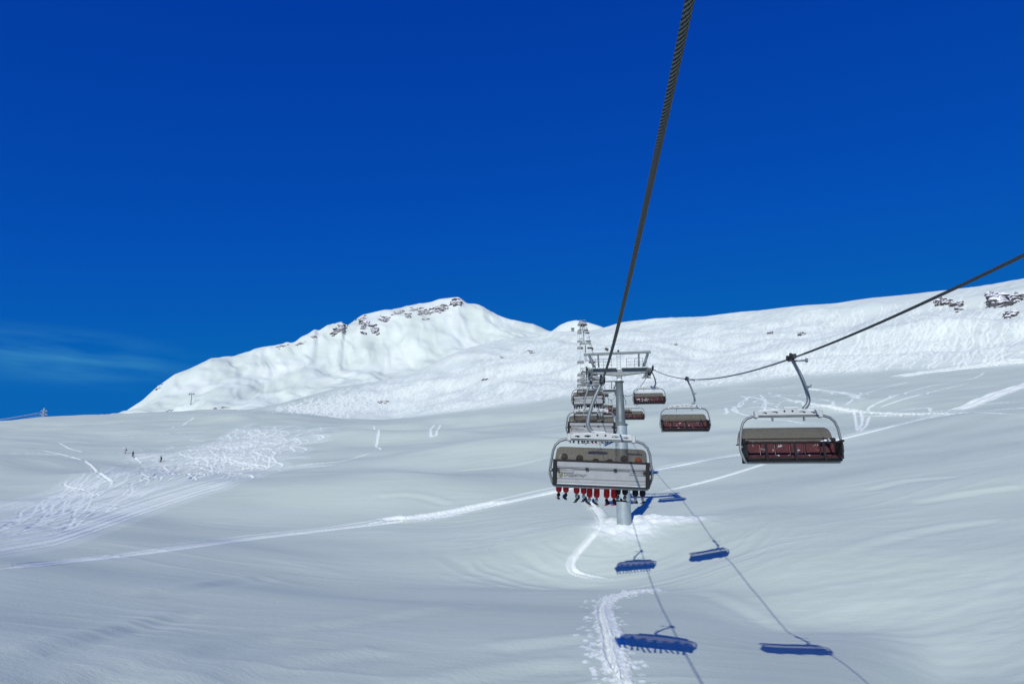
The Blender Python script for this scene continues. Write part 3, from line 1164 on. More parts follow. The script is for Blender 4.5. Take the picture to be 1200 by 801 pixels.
tag(ht_, 'small dark hut left of the farthest lift tower', 'hut')

# ------------------------------------------------------------------ chairs
def ell(cx, cz, a, b_, n=12):
    return [(cx + a * math.cos(2 * math.pi * k / n), cz + b_ * math.sin(2 * math.pi * k / n)) for k in range(n)]


CX = 0.15      # seat centre, sideways from the grip


def bubble_mesh(open_):
    if open_:
        arc = [(-.20, -2.86), (-.25, -2.66), (-.34, -2.46), (-.52, -2.31), (-.8, -2.25), (-1.1, -2.33), (-1.3, -2.55), (-1.38, -2.80)]
        piv = (-.75, -2.95)
    else:
        arc = [(-.30, -2.72), (-.26, -2.45), (-.10, -2.26), (.2, -2.19), (.52, -2.27), (.80, -2.50), (.98, -2.85), (1.0, -3.22), (.92, -3.5)]
        piv = (.35, -2.95)
    arc = np.array(arc)
    t = np.linspace(0, len(arc) - 1, 26)
    a = np.stack([smooth1(np.interp(t, range(len(arc)), arc[:, k]), 3) for k in (0, 1)], 1)
    us = np.concatenate([np.linspace(-1, -.8, 8), np.linspace(-.7, .7, 8), np.linspace(.8, 1, 8)])
    vs, fs = [], []
    for sk in (1.0, .99):
        for u in us:
            k = (1 - abs(u) ** 26) ** .4 * .5 + .5
            for p in a:
                y = piv[0] + (p[0] - piv[0]) * k * sk
                z = piv[1] + (p[1] - piv[1]) * k * sk
                vs.append((CX + u * 1.63 * (1 - .03 * (p[1] + 2.9)), y, z))
    n, mm = len(us), len(a)
    for o in (0, n * mm):
        for i in range(n - 1):
            for j in range(mm - 1):
                q = (o + i * mm + j, o + i * mm + j + 1, o + (i + 1) * mm + j + 1, o + (i + 1) * mm + j)
                fs.append(q if o == 0 else q[::-1])
    bd = [(i, 0) for i in range(n)] + [(n - 1, j) for j in range(1, mm)] + [(i, mm - 1) for i in range(n - 2, -1, -1)] + [(0, j) for j in range(mm - 2, 0, -1)]
    bd = [i * mm + j for i, j in bd]
    for k in range(len(bd)):
        p, q = bd[k], bd[(k + 1) % len(bd)]
        fs.append((p, q, q + n * mm, p + n * mm))
    mb = MB().add(vs, fs, 'bubble', True)
    # dark edge strip
    e = MB().tube([(CX + u * 1.62, a[0][0], a[0][1]) for u in (-1, 0, 1)], .022, 'black', 6)
    e.tube([(CX + u * 1.60, a[-1][0], a[-1][1]) for u in (-1, 0, 1)], .022, 'black', 6)
    return mb, e


def chair_parts(open_):
    P = []          # (name, MB, [sub-parts])
    # grip clamped on the rope
    g = MB().box((0, 0, .02), (.16, .62, .15), 'dark').box((-.02, -.28, .10), (.09, .34, .08), 'dark', rx=.5)
    g.lathe([(.09, -.03), (.09, .03)], (.10, .2, .05), 'rubber', 12, 'x').lathe([(.09, -.03), (.09, .03)], (.10, -.2, .05), 'rubber', 12, 'x')
    g.tube([(-.05, .1, -.12), (-.50, .1, -.10)], .03, 'galv', 6).lathe([(.075, -.03), (.075, .03)], (-.48, .1, -.10), 'galv', 12, 'x')
    P.append(('grip', g, []))
    ctl = np.array([(0, -.02), (-.07, -.2), (-.22, -.5), (-.34, -.85), (-.43, -1.2), (-.46, -1.42), (-.42, -1.58), (-.30, -1.70), (-.24, -1.76)])
    tt = np.linspace(0, len(ctl) - 1, 25)
    hx_ = smooth1(np.interp(tt, range(len(ctl)), ctl[:, 0]), 5)
    hz_ = smooth1(np.interp(tt, range(len(ctl)), ctl[:, 1]), 5)
    h = MB().tube([(x, 0, z) for x, z in zip(hx_, hz_)], list(np.interp(tt, [0, 8], [.062, .075])), 'galv', 12)
    h.box((-.52, 0, -.98), (.14, .07, .05), 'galv').tube([(-.46, 0, -1.05), (-.60, 0, -.92)], .02, 'galv', 6)
    P.append(('hanger_arm', h, []))
    # carrying beam with oval holes
    o = [(-1.12, -1.81), (-1.12, -1.95), (1.12, -1.95), (1.12, -1.81), (.95, -1.80), (.5, -1.77), (.16, -1.72), (-.16, -1.72), (-.5, -1.77), (-.95, -1.80)]
    hl = [ell(x, z, a, .035) for x, z, a in ((-.84, -1.88, .09), (-.48, -1.86, .12), (.48, -1.86, .12), (.84, -1.88, .09), (-.14, -1.82, .04), (.14, -1.82, .04))]
    hl = [[(x + CX, z) for x, z in l] for l in [o] + hl]
    bm_ = MB().plate(hl, -.10, -.075, 'white').plate(hl, .075, .10, 'white')
    bm_.box((CX, 0, -1.985), (2.2, .145, .03), 'galv')
    for s_ in (-1, 1):
        bm_.box((CX + s_ * 1.12, 0, -1.91), (.14, .24, .26), 'white', bev=.03)
        bm_.box((CX + s_ * .55, 0, -2.06), (.05, .12, .14), 'galv')
    sc = MB().box((CX - .1, 0, -1.705), (.5, .22, .04), 'snow', bev=.03).box((CX - .65, 0, -1.78), (.7, .21, .035), 'snow', ry=-.06, bev=.02).box((CX + .66, 0, -1.78), (.75, .21, .04), 'snow', ry=.06, bev=.02)
    P.append(('carrying_beam', bm_, [('snow_cap', sc)]))
    # tube frame
    pts = []
    half = [(0, -1.965), (1.05, -1.965), (1.25, -1.975), (1.45, -2.04), (1.60, -2.18), (1.68, -2.38), (1.72, -2.65), (1.77, -3.0), (1.76, -3.15), (1.66, -3.42), (1.60, -3.5)]
    fw = [0, 0, 0, .0, .0, .01, .02, .04, .05, .07, .08]
    for (x, z), y in list(zip(half, fw))[::-1]:
        pts.append((CX - x, y, z))
    for (x, z), y in list(zip(half, fw))[1:]:
        pts.append((CX + x, y, z))
    fr = MB().tube(pts, .047, 'galv', 10)
    P.append(('tube_frame', fr, []))
    # underframe
    uf = MB().tube([(CX - 1.62, .08, -3.51), (CX + 1.62, .08, -3.51)], .045, 'silver', 8)
    uf.tube([(CX - 1.58, .42, -3.47), (CX + 1.58, .42, -3.47)], .035, 'black', 8)
    uf.box((CX, .02, -3.46), (3.2, .10, .05), 'black').box((CX, .475, -3.40), (3.24, .04, .07), 'black')
    for k in range(7):
        uf.box((CX - 1.5 + k * .5, .22, -3.46), (.05, .46, .05), 'black')
    for k in (-1, 0, 1):
        uf.box((CX + k * .95, .47, -3.50), (.34, .06, .03), 'black')
    P.append(('underframe', uf, []))
    for k in range(6):
        x = CX - 1.3 + k * .52
        P.append(('seat_cushion', MB().box((x, .20, -3.38), (.50, .50, .10), 'red', rx=.06, bev=.035), []))
    for k in range(6):
        x = CX - 1.3 + k * .52
        P.append(('back_cushion', MB().box((x, -.13, -3.08), (.50, .09, .58), 'red', rx=.16, bev=.03), []))
    # rear shell: ribbed aluminium
    bk = MB()
    prof = [(-2.72, .0), (-2.74, -.03), (-2.90, -.035), (-2.92, -.02), (-3.0, -.02), (-3.02, -.035), (-3.27, -.045), (-3.29, -.025), (-3.32, -.06), (-3.40, -.065), (-3.42, -.03), (-3.48, -.03)]
    W = 1.53
    vs = []
    for z, y in prof:
        yy = -.235 + (z + 3.4) * -.14
        for x in (-W, W):
            vs.append((CX + x, yy + y, z))
    nn = len(prof)
    for z in (-3.48, -2.72):
        yy = -.17 + (z + 3.4) * -.14
        for x in (-W, W):
            vs.append((CX + x, yy, z))
    fs = [(2 * i, 2 * i + 2, 2 * i + 3, 2 * i + 1) for i in range(nn - 1)]
    e0 = 2 * nn
    fs += [(2 * nn - 2, e0, e0 + 1, 2 * nn - 1), (e0, e0 + 2, e0 + 3, e0 + 1), (e0 + 2, 0, 1, e0 + 3),
           tuple([2 * i for i in range(nn)][::-1] + [e0 + 2, e0]), tuple([2 * i + 1 for i in range(nn)] + [e0 + 1, e0 + 3])]
    bk.add(vs, fs, 'silver')
    bk.tube([(CX - W, -.37, -2.955), (CX + W, -.37, -2.955)], .012, 'dark', 6)
    subs = []
    for s_ in (-1, 1):
        subs.append(('clip', MB().box((CX + s_ * .48, -.385, -2.96), (.11, .05, .07), 'black')))
        hb = MB().tube([(CX + s_ * 1.48, -.40, -2.99), (CX + s_ * .98, -.40, -2.99), (CX + s_ * .96, -.40, -3.02), (CX + s_ * .98, -.40, -3.05), (CX + s_ * 1.48, -.40, -3.05)], .012, 'silver', 6)
        hb.box((CX + s_ * 1.46, -.36, -3.02), (.08, .10, .10), 'black')
        subs.append(('handle', hb))
    subs.append(('light_strip', MB().box((CX, -.30, -3.44), (3.04, .03, .05), 'white')))
    subs.append(('edge_trim', MB().box((CX, -.345, -2.705), (3.3, .08, .06), 'black').box((CX - 1.58, -.29, -3.1), (.14, .18, .82), 'black').box((CX + 1.58, -.29, -3.1), (.14, .18, .82), 'black')))
    lg = MB()
    yl = -.318 + .0
    lg.lathe([(.085, 0), (.085, .004)], (CX - 1.38, yl + .0, -3.16), 'logoy', 20, 'y')
    lg.lathe([(.055, -.004), (.055, 0)], (CX - 1.38, yl + .0, -3.16), 'silver', 20, 'y')
    for k in range(3):
        a = k * 2.094 + .5
        lg.box((CX - 1.38 + .035 * math.cos(a), yl - .006, -3.16 + .035 * math.sin(a)), (.07, .006, .022), 'logo', ry=-a)
    subs.append(('emblem', lg))
    P.append(('back_shell', bk, subs))
    for s_ in (-1, 1):
        sd = MB().box((CX + s_ * 1.62, .12, -3.12), (.06, .62, .46), 'black', rx=-.06).box((CX + s_ * 1.62, .3, -2.86), (.10, .5, .07), 'black')
        sd.tube([(CX + s_ * 1.68, .0, -3.0), (CX + s_ * 1.78, .04, -3.0)], .06, 'galv', 10)
        P.append(('side_panel', sd, []))
    # restraint bar with footrests
    rb = MB().tube([(CX - 1.6, .45, -2.90), (CX + 1.6, .45, -2.90)], .035, 'black', 8)
    for k in (-1, 0, 1):
        rb.tube([(CX + k * .98, .45, -2.90), (CX + k * .98, .52, -3.35), (CX + k * .98, .62, -3.52)], .045, 'black', 8)
        rb.tube([(CX + k * .98 - .22, .62, -3.52), (CX + k * .98 + .22, .62, -3.52)], .022, 'black', 6)
    rb.tube([(CX - 1.62, .1, -2.95), (CX - 1.6, .45, -2.90)], .025, 'black', 8).tube([(CX + 1.62, .1, -2.95), (CX + 1.6, .45, -2.90)], .025, 'black', 8)
    P.append(('restraint_bar', rb, []))
    bb, edge = bubble_mesh(open_)
    P.append(('bubble_cover', bb, [('cover_edge', edge)]))
    return P


def text_mesh(body, size):
    cu = bpy.data.curves.new('lettering', 'FONT')
    cu.body = body
    cu.size = size
    cu.extrude = .002
    o = bpy.data.objects.new('lettering_tmp', cu)
    COL.objects.link(o)
    dg = bpy.context.evaluated_depsgraph_get()
    me = bpy.data.meshes.new_from_object(o.evaluated_get(dg))
    bpy.data.objects.remove(o)
    me.materials.clear()
    me.materials.append(M['logo'])
    me.name = 'lettering'
    return me


def build_chair(open_):
    root = empty('chairlift_chair')
    for name, mb, subs in chair_parts(open_):
        o = mb.build(name, root)
        for sn_, smb in subs:
            smb.build(sn_, o)
        if name == 'back_shell':
            t = mobj('lettering', text_mesh('Doppelmayr', .155), o, (CX - 1.27, -.322, -3.205))
            t.rotation_euler = (R_(90) - .14 * 0, 0, 0)
    return root


def far_chair(open_):
    mb = MB()
    for name, m_, subs in chair_parts(open_):
        mb.join(m_)
        for sn_, smb in subs:
            mb.join(smb)
    return mb.mesh('chairlift_chair')


def snow_on(parent, c, s_, name='lodged_snow'):
    mb = MB()
    for k in range(5):
        p = [c[i] + random.uniform(-s_[i], s_[i]) for i in range(3)]
        rd = random.uniform(.03, .075)
        mb.lathe([(rd * .5, -rd * .6), (rd, 0), (rd * .8, rd * .4), (rd * .3, rd * .7)], p, 'snow', 10, 'z', (1.3, .8, 1))
    return mb.build(name, parent)


SP = 24.6
CXU, CXD = .03, .32
CX = CXU
near_up = build_chair(False)
me_up = far_chair(False)
CX = CXD
near_dn = build_chair(True)
me_dn = far_chair(True)
near_up.scale = (.95, 1, 1)
near_dn.scale = (.93, 1, 1)
ordn = ['first', 'second', 'third', 'fourth', 'fifth', 'sixth', 'seventh', 'eighth', 'ninth', 'tenth', 'eleventh', 'twelfth',
        'thirteenth', 'fourteenth', 'fifteenth', 'sixteenth', 'seventeenth', 'eighteenth', 'nineteenth', 'twentieth',
        'twenty-first', 'twenty-second', 'twenty-third', 'twenty-fourth', 'twenty-fifth', 'twenty-sixth', 'twenty-seventh', 'twenty-eighth']
ups = []
for ko, k in enumerate(list(range(14)) + [15, 17, 20, 22, 25, 27]):
    Y = 24.9 + k * SP
    for up in (True, False):
        X = XU if up else XD
        src = near_up if up else near_dn
        Yk = Y if up else Y + (.4 if k else .5)
        if k == 0:
            o = src
        elif k < 7:
            o = copy_tree(src)
        else:
            o = mobj('chairlift_chair', me_up if up else me_dn)
        o.location = (X, Yk, rope_z(Yk, up))
        o.rotation_euler = (0, R_(random.uniform(-1, 1)), 0 if up else math.pi)
        if up:
            ups.append(o)
        if k == 0:
            lab = 'large nearest chair seen from behind, six skiers with red and black legs' if up else 'empty nearest chair on the right with raised brown cover and red seats'
        elif k == 1:
            lab = 'second uphill chair, brown cover closed, just above the nearest crowded chair' if up else 'second empty downhill chair, smaller, with snow on its beam'
        elif k == 2:
            lab = 'third uphill chair with closed cover, left of the tower pole' if up else 'third downhill chair, hanging just right of the nearest tower, white snow on the seats'
        elif up:
            lab = f'{ordn[ko]} chair ahead on the uphill rope, left row of the line'
        else:
            lab = f'{ordn[ko]} chair ahead on the downhill rope, right row of the line'
        tag(o, lab, 'chairlift chair', 'chairs riding uphill' if up else 'chairs coming downhill')
near_up.rotation_euler = (0, R_(2.6), 0)
ups[1].rotation_euler = (0, R_(1), 0)
near_dn.rotation_euler = (0, 0, math.pi)
snow_on(near_dn, (CX - 1.2, .05, -2.80), (.14, .06, .07))
for o in COL.objects:
    if o.get('label') == 'third downhill chair, hanging just right of the nearest tower, white snow on the seats':
        for q in range(5):
            snow_on(o, (CX + 1.25 - q * .3, .05, -3.12), (.12, .05, .12))


# ------------------------------------------------------------------ people
def body_graph(pose):
    """pose gives joints; returns verts, edges, radii of the whole figure"""
    v, e, rd = [], [], []

    def a(p, r_, prev=None):
        v.append(tuple(p))
        rd.append(r_)
        if prev is not None:
            e.append((prev, len(v) - 1))
        return len(v) - 1
    J = pose
    pel = a(J['pelvis'], (.15, .12))
    wa = a(J['waist'], (.135, .10), pel)
    ch = a(J['chest'], (.17, .12), wa)
    nk0 = a(J['neck0'], .07, ch)
    nk = a(J['neck'], .055, nk0)
    hd = a(J['head'], (.085, .10), nk)
    a(J['crown'], .07, hd)
    fwd = J['face']
    a([J['head'][i] + fwd[i] * .10 + (-.005 if i == 2 else 0) for i in range(3)], .022, hd)     # nose
    a([J['head'][i] + fwd[i] * .075 + (-.06 if i == 2 else 0) for i in range(3)], .035, hd)    # chin and mouth
    for s_ in (-1, 1):
        q = lambda n_: (J[n_][0] * s_, J[n_][1], J[n_][2])
        sh = a(q('shoulder'), .07, ch)
        el = a(q('elbow'), .048, sh)
        wr = a(q('wrist'), .033, el)
        d = (Vector(q('wrist')) - Vector(q('elbow'))).normalized()
        up = Vector((0, 0, 1))
        sd = d.cross(up).normalized()
        pm = Vector(q('wrist')) + d * .06
        pa_ = a(pm, (.04, .025), wr)
        for k, ln in enumerate((.07, .08, .075, .06)):
            b0 = pm + sd * (-.03 + .02 * k) + d * .03
            f0 = a(b0, .011, pa_)
            f1 = a(b0 + d * ln * .5 - up * .01, .010, f0)
            a(b0 + d * ln * .75 - up * .035, .009, f1)
        t0 = a(pm - sd * .045 * s_ + up * .01, .012, pa_)
        a(pm - sd * .055 * s_ + d * .04, .010, t0)
        hp = a(q('hip'), .09, pel)
        kn = a(q('knee'), .062, hp)
        an = a(q('ankle'), .042, kn)
        a(q('toe'), .04, an)
    return v, e, rd


SIT = dict(pelvis=(0, 0, .11), waist=(0, -.04, .28), chest=(0, -.05, .46), neck0=(0, -.04, .58), neck=(0, -.02, .64), head=(0, 0, .76),
           crown=(0, -.01, .82), face=(0, 1, 0), shoulder=(.19, -.04, .52), elbow=(.25, .12, .28), wrist=(.16, .34, .30),
           hip=(.10, .04, .10), knee=(.12, .46, .11), ankle=(.12, .48, -.41), toe=(.12, .60, -.46))
SKI = dict(pelvis=(0, -.10, .86), waist=(0, -.05, 1.02), chest=(0, .04, 1.22), neck0=(0, .08, 1.36), neck=(0, .10, 1.42), head=(0, .13, 1.54),
           crown=(0, .12, 1.60), face=(0, 1, 0), shoulder=(.19, .05, 1.30), elbow=(.30, .16, 1.06), wrist=(.28, .42, 1.02),
           hip=(.10, -.08, .84), knee=(.13, .12, .50), ankle=(.13, .0, .10), toe=(.13, .14, .05))


def person_meshes(pose, jacket, trousers, boots='black', sub=1):
    out = {}
    v, e, rd = body_graph(pose)
    out['person'] = skin_mesh('person', v, e, rd, 'skin', sub)
    J = pose
    v, e, rd = [], [], []

    def a(p, r_, prev=None):
        v.append(tuple(p))
        rd.append(r_)
        if prev is not None:
            e.append((prev, len(v) - 1))
        return len(v) - 1
    p0 = a(J['pelvis'], (.19, .16))
    p1 = a(J['waist'], (.18, .145), p0)
    p2 = a(J['chest'], (.21, .16), p1)
    a(J['neck0'], .10, p2)
    for s_ in (-1, 1):
        q = lambda n_: (J[n_][0] * s_, J[n_][1], J[n_][2])
        sh = a(q('shoulder'), .10, p2)
        el = a(q('elbow'), .075, sh)
        a(q('wrist'), .055, el)
    out['jacket'] = skin_mesh('jacket', v, e, rd, jacket, sub)
    v, e, rd = [], [], []
    p0 = a(J['pelvis'], (.17, .14))
    for s_ in (-1, 1):
        q = lambda n_: (J[n_][0] * s_, J[n_][1], J[n_][2])
        hp = a(q('hip'), .115, p0)
        kn = a(q('knee'), .092, hp)
        k2 = Vector(q('knee')).lerp(Vector(q('ankle')), .93)
        a(k2, .118, kn)
    out['trousers'] = skin_mesh('trousers', v, e, rd, trousers, sub)
    bt = []
    for s_ in (-1, 1):
        q = lambda n_: Vector((J[n_][0] * s_, J[n_][1], J[n_][2]))
        an, to, kn = q('ankle'), q('toe'), q('knee')
        v, e, rd = [], [], []
        c0 = a(an.lerp(kn, .1), .078)
        c1 = a(an, .085, c0)
        c2 = a(an + Vector((0, -.04, -.06)), .055, c1)
        a(to + Vector((0, .06, -.01)), .048, c1)
        bt.append(skin_mesh('boot', v, e, rd, boots, 1))
    out['boots'] = bt
    return out


def ski_mb(x, y, z, tilt, col):
    mb = MB()
    n_ = 14
    vs, fs = [], []
    Ls = 1.62
    for i in range(n_ + 1):
        s_ = i / n_ * Ls - .75
        w_ = .045 + .012 * abs(s_ / .8) ** 2
        lift = .10 * max(0, (s_ - .65) / .22) ** 2 + .03 * max(0, (-s_ - .68) / .1) ** 2
        if i == n_:
            w_ *= .4
        yy = s_ * math.cos(tilt)
        zz = s_ * math.sin(tilt) + lift
        for sx_ in (-1, 1):
            for t_ in (0, .012):
                vs.append((x + sx_ * w_, y + yy, z + zz + t_))
    for i in range(n_):
        b_ = i * 4
        for q in ((0, 1, 5, 4), (2, 6, 7, 3), (1, 3, 7, 5), (0, 4, 6, 2)):
            fs.append(tuple(b_ + k for k in q))
    fs += [(0, 2, 3, 1), (n_ * 4, n_ * 4 + 1, n_ * 4 + 3, n_ * 4 + 2)]
    mb.add(vs, fs, col)
    mb.box((x, y + .18 * math.cos(tilt), z + .03 + .18 * math.sin(tilt)), (.07, .10, .05), 'black')
    mb.box((x, y - .14 * math.cos(tilt), z + .03 - .14 * math.sin(tilt)), (.07, .10, .06), 'black')
    return mb


def person(loc, rz, pose, jacket, trousers, helmet, boots, skis, label, group, tilt=.1, cache={}, full=True):
    key = (id(pose), jacket, trousers, boots)
    if key not in cache:
        cache[key] = person_meshes(pose, jacket, trousers, boots)
    ms_ = cache[key]
    o = mobj('person', ms_['person'], None, loc)
    o.rotation_euler = (0, 0, rz)
    mobj('jacket', ms_['jacket'], o)
    mobj('trousers', ms_['trousers'], o)
    for b_ in ms_['boots']:
        mobj('boot', b_, o)
    hx, hy, hz = pose['head']
    hm = MB().lathe([(.118, -.03), (.128, .02), (.122, .07), (.095, .12), (.05, .148), (.01, .153)], (hx, hy - .012, hz), helmet, 18, 'z', (.95, 1.08, 1))
    hm.build('helmet', o)
    gg = MB().tube([(hx + .098 * math.sin(a_), hy + .115 * math.cos(a_), hz + .005) for a_ in np.linspace(-1.0, 1.0, 9)], .034, 'lens', 8)
    gg.build('goggles', o)
    for s_ in (-1, 1):
        ax, ay, az_ = pose['ankle']
        ski_mb(s_ * ax, ay + .03, az_ - (.165 if pose is SIT else .105), tilt + random.uniform(-.05, .05), skis).build('ski', o)
    if pose is SKI:
        for s_ in (-1, 1):
            w_ = pose['wrist']
            MB().tube([(s_ * w_[0], w_[1] + .06, w_[2] + .08), (s_ * (w_[0] + .06), w_[1] - .18, .0)], .01, 'dark', 6).lathe([(.05, .08), (.05, .09)], (s_ * (w_[0] + .06), w_[1] - .165, 0), 'dark', 10).build('ski_pole', o)
    tag(o, label, 'person', group)
    return o


def seat_people(ch, specs, group):
    ry = ch.rotation_euler[1]
    m4 = Matrix.Translation(ch.location) @ Matrix.Rotation(ry, 4, 'Y')
    for k, sp_ in enumerate(specs):
        if sp_ is None:
            continue
        x = (CXU - 1.3 + k * .52 + sp_[6]) * .95
        p = m4 @ Vector((x, .12, -3.35 + sp_[7]))
        o = person(p, sp_[8], SIT, *sp_[:5], sp_[5], group, tilt=random.uniform(.03, .16))
        o.rotation_euler = (0, ry, sp_[8] * 2)


seat_people(near_up, [
    ('blackc', 'redc', 'black', 'black', 'white', 'skier at the left end of the nearest chair, black helmet and red trousers', .02, .0, .05),
    ('navy', 'redc', 'black', 'whitec', 'dark', 'skier second from the left on the nearest chair, dark helmet and red trousers', .04, -.03, -.04),
    ('greyc', 'redc', 'blackc', 'whitec', 'white', 'skier third from the left on the nearest chair, low dark head, red trousers, white boots', .08, -.13, .06),
    ('blackc', 'redc', 'black', 'black', 'redc', 'skier fourth from the left on the nearest chair, low dark head and red trousers', .05, -.13, -.05),
    ('blackc', 'blackc', 'black', 'greyc', 'dark', 'skier fifth from the left on the nearest chair, dark head, dressed in black', .02, .0, .05),
    ('blackc', 'blackc', 'orange', 'whitec', 'dark', 'skier at the right end of the nearest chair, orange helmet, black trousers', .0, -.04, -.06)], 'skiers on the nearest chair')
gen = [('navy', 'blackc', 'black', 'black', 'dark'), ('redc', 'blackc', 'white', 'black', 'white'), ('greyc', 'greyc', 'black', 'black', 'redc'),
       ('blackc', 'blackc', 'greyc', 'black', 'dark'), ('orange', 'navy', 'black', 'black', 'white')]
for q, nme in ((1, 'second'), (2, 'third'), (3, 'fourth'), (4, 'fifth')):
    sp_ = []
    for k in range(6):
        g_ = gen[(k * 2 + q) % 5]
        cn = {'navy': 'navy', 'redc': 'red', 'greyc': 'grey', 'blackc': 'black', 'orange': 'orange'}[g_[0]]
        pos = ['left end', 'second place from the left', 'third place from the left', 'third place from the right', 'second place from the right', 'right end'][k]
        sp_.append((*g_, f'skier in {cn} jacket at the {pos} of the {nme} uphill chair', random.uniform(-.03, .03), random.uniform(-.08, 0), random.uniform(-.1, .1)))
    seat_people(ups[q], sp_, f'skiers on the {nme} uphill chair')
# three skiers out on the snowfield
for (px, py, jk, tr_, hl_, lb) in [(188.5, 541, 'blackc', 'blackc', 'black', 'rightmost and largest of three distant skiers, all in black'),
                                   (155.5, 535, 'navy', 'blackc', 'black', 'middle one of three distant skiers, small dark figure'),
                                   (147.5, 531, 'greyc', 'greyc', 'black', 'leftmost and smallest of three distant skiers, greyish figure')]:
    c = hit(px, py)
    o = person((c[0], c[1], float(ground(*c)) + .02), random.uniform(1.5, 4.5), SKI, jk, tr_, hl_, 'black', 'dark', lb, 'skiers out on the snowfield', tilt=0.0)
    o.scale = (.8, .8, .8)

# ------------------------------------------------------------------ power pylons
def pylon(loc, Hh, label):
    t = empty('power_pylon', loc)
    mb = MB()
    lv = [0, .18, .34, .48, .60, .70, .79, .88, 1.0]
    wd = lambda f: (2.6 * (1 - f) ** 1.2 + .35) * Hh / 30
    for a_, b_ in zip(lv, lv[1:]):
        w0, w1 = wd(a_), wd(b_)
        z0, z1 = a_ * Hh, b_ * Hh
        cs_ = [(-1, -1), (1, -1), (1, 1), (-1, 1)]
        for i in range(4):
            p, q = cs_[i], cs_[(i + 1) % 4]
            mb.tube([(p[0] * w0, p[1] * w0, z0), (p[0] * w1, p[1] * w1, z1)], .20, 'white', 4)
            mb.tube([(p[0] * w0, p[1] * w0, z0), (q[0] * w1, q[1] * w1, z1)], .12, 'white', 4)
            mb.tube([(q[0] * w0, q[1] * w0, z0), (p[0] * w1, p[1] * w1, z1)], .12, 'white', 4)
    mb.build('lattice_mast', t)
    for f, wl in ((.66, 4.6), (.79, 3.8), (.91, 3.0)):
        ar = MB()
        z = f * Hh
        for s_ in (-1, 1):
            ar.tube([(0, 0, z + .8), (s_ * wl, 0, z)], .17, 'white', 4).tube([(0, 0, z - .3), (s_ * wl, 0, z)], .17, 'white', 4)
            ar.tube([(s_ * wl, 0, z), (s_ * wl, 0, z - 1.2)], .12, 'white', 5)
        ar.build('cross_arm', t)
    tag(t, label, 'power pylon')
    return t


def at_d(px, py, D):
    d = ray(px, py)
    return d * (D / math.hypot(d[0], d[1]))


pt = at_d(52, 478, 800)
gz = float(ground(pt[0], pt[1]))
Hp = pt[2] - gz
print('pylon H', Hp)
pylon((pt[0], pt[1], gz - .5), Hp + .5, 'white frosted power pylon on the left skyline of the snowfield')
for s_ in (-1, 1):
    for f, wl in ((.66, 4.6), (.79, 3.8), (.91, 3.0)):
        p0 = Vector((pt[0] + s_ * wl, pt[1], gz + f * Hp - 1.2))
        q0 = at_d(-60, 505 - (f - .66) * 30, 830 + s_ * 5)
        p1 = Vector(q0)
        pts = []
        for k in range(25):
            u = k / 24
            p = p0.lerp(p1, u)
            p.z -= 5 * u * (1 - u) * 1.2
            pts.append(p)
        w_ = MB().tube(pts, .10, 'white', 4)
        tag(w_.build('power_line'), 'thin frosted wire running down to the left from the white power pylon', 'power line', 'wires of the power pylon')

# little drag-lift pylon on the flank of the summit and bits on the right skyline
def small_pylon(px, py, Hh, label, rmin=700):
    c = hit(px, py, rmin)
    z = float(ground(*c))
    t = empty('drag_lift_pylon', (c[0], c[1], z - .3))
    MB().tube([(0, 0, 0), (0, 0, Hh)], [.35, .22], 'dark', 8).build('mast', t)
    MB().box((0, 0, Hh), (5.5, .35, .45), 'dark').build('cross_arm', t)
    for s_ in (-1, 1):
        MB().lathe([(.6, -.15), (.6, .15)], (s_ * 2.4, 0, Hh - .7), 'dark', 12, 'x').box((s_ * 2.4, 0, Hh - .35), (.3, 2.2, .35), 'dark').build('wheel_set', t)
    tag(t, label, 'lift pylon')


small_pylon(223.5, 474, 12, 'small dark lift pylon on the lower left flank of the summit')
for px, py, lb, dk in ((735, 384, 'left one of two tiny lift posts on the skyline right of the rope', 'dark'), (738.5, 383.5, 'right one of two tiny lift posts on the skyline right of the rope', 'white')):
    d0 = at_d(px, py, 788)
    zz = float(ground(d0[0], d0[1]))
    t = empty('skyline_post', (d0[0], d0[1], zz - .3))
    MB().tube([(0, 0, 0), (0, 0, 2.6)], .22, dk, 8).build('mast', t)
    MB().box((0, 0, 2.6), (1.5, .5, .4), dk).build('cross_arm', t)
    tag(t, lb, 'post')


# ------------------------------------------------------------------ rock outcrops
def block(mb, c, s_, seed):
    rg = random.Random(seed)
    pts = []
    nn, mm = 9, 6
    vs, fs = [], []
    rad = [[rg.uniform(.65, 1.15) for _ in range(nn)] for _ in range(mm)]
    ph = rg.uniform(0, 6)
    tx, ty = rg.uniform(-.4, .4), rg.uniform(-.4, .4)
    for i in range(mm):
        f = i / (mm - 1)
        z = -.9 + 1.9 * f
        w_ = math.sqrt(max(.02, 1 - abs(z * .9) ** 2.6)) if 0 < i < mm - 1 else .25
        for k in range(nn):
            a_ = 2 * math.pi * k / nn + ph
            q = rad[i][k] * w_
            vs.append((c[0] + s_[0] * (q * math.cos(a_) + tx * z), c[1] + s_[1] * (q * math.sin(a_) + ty * z), c[2] + s_[2] * (z + rg.uniform(-.12, .12))))
    for i in range(mm - 1):
        for k in range(nn):
            a0, a1, b1, b0 = i * nn + k, i * nn + (k + 1) % nn, (i + 1) * nn + (k + 1) % nn, (i + 1) * nn + k
            if rg.random() < .5:
                fs += [(a0, a1, b1), (a0, b1, b0)]
            else:
                fs += [(a0, a1, b0), (a1, b1, b0)]
    fs += [tuple(range(nn))[::-1], tuple((mm - 1) * nn + k for k in range(nn))]
    mb.add(vs, fs, 'rock')


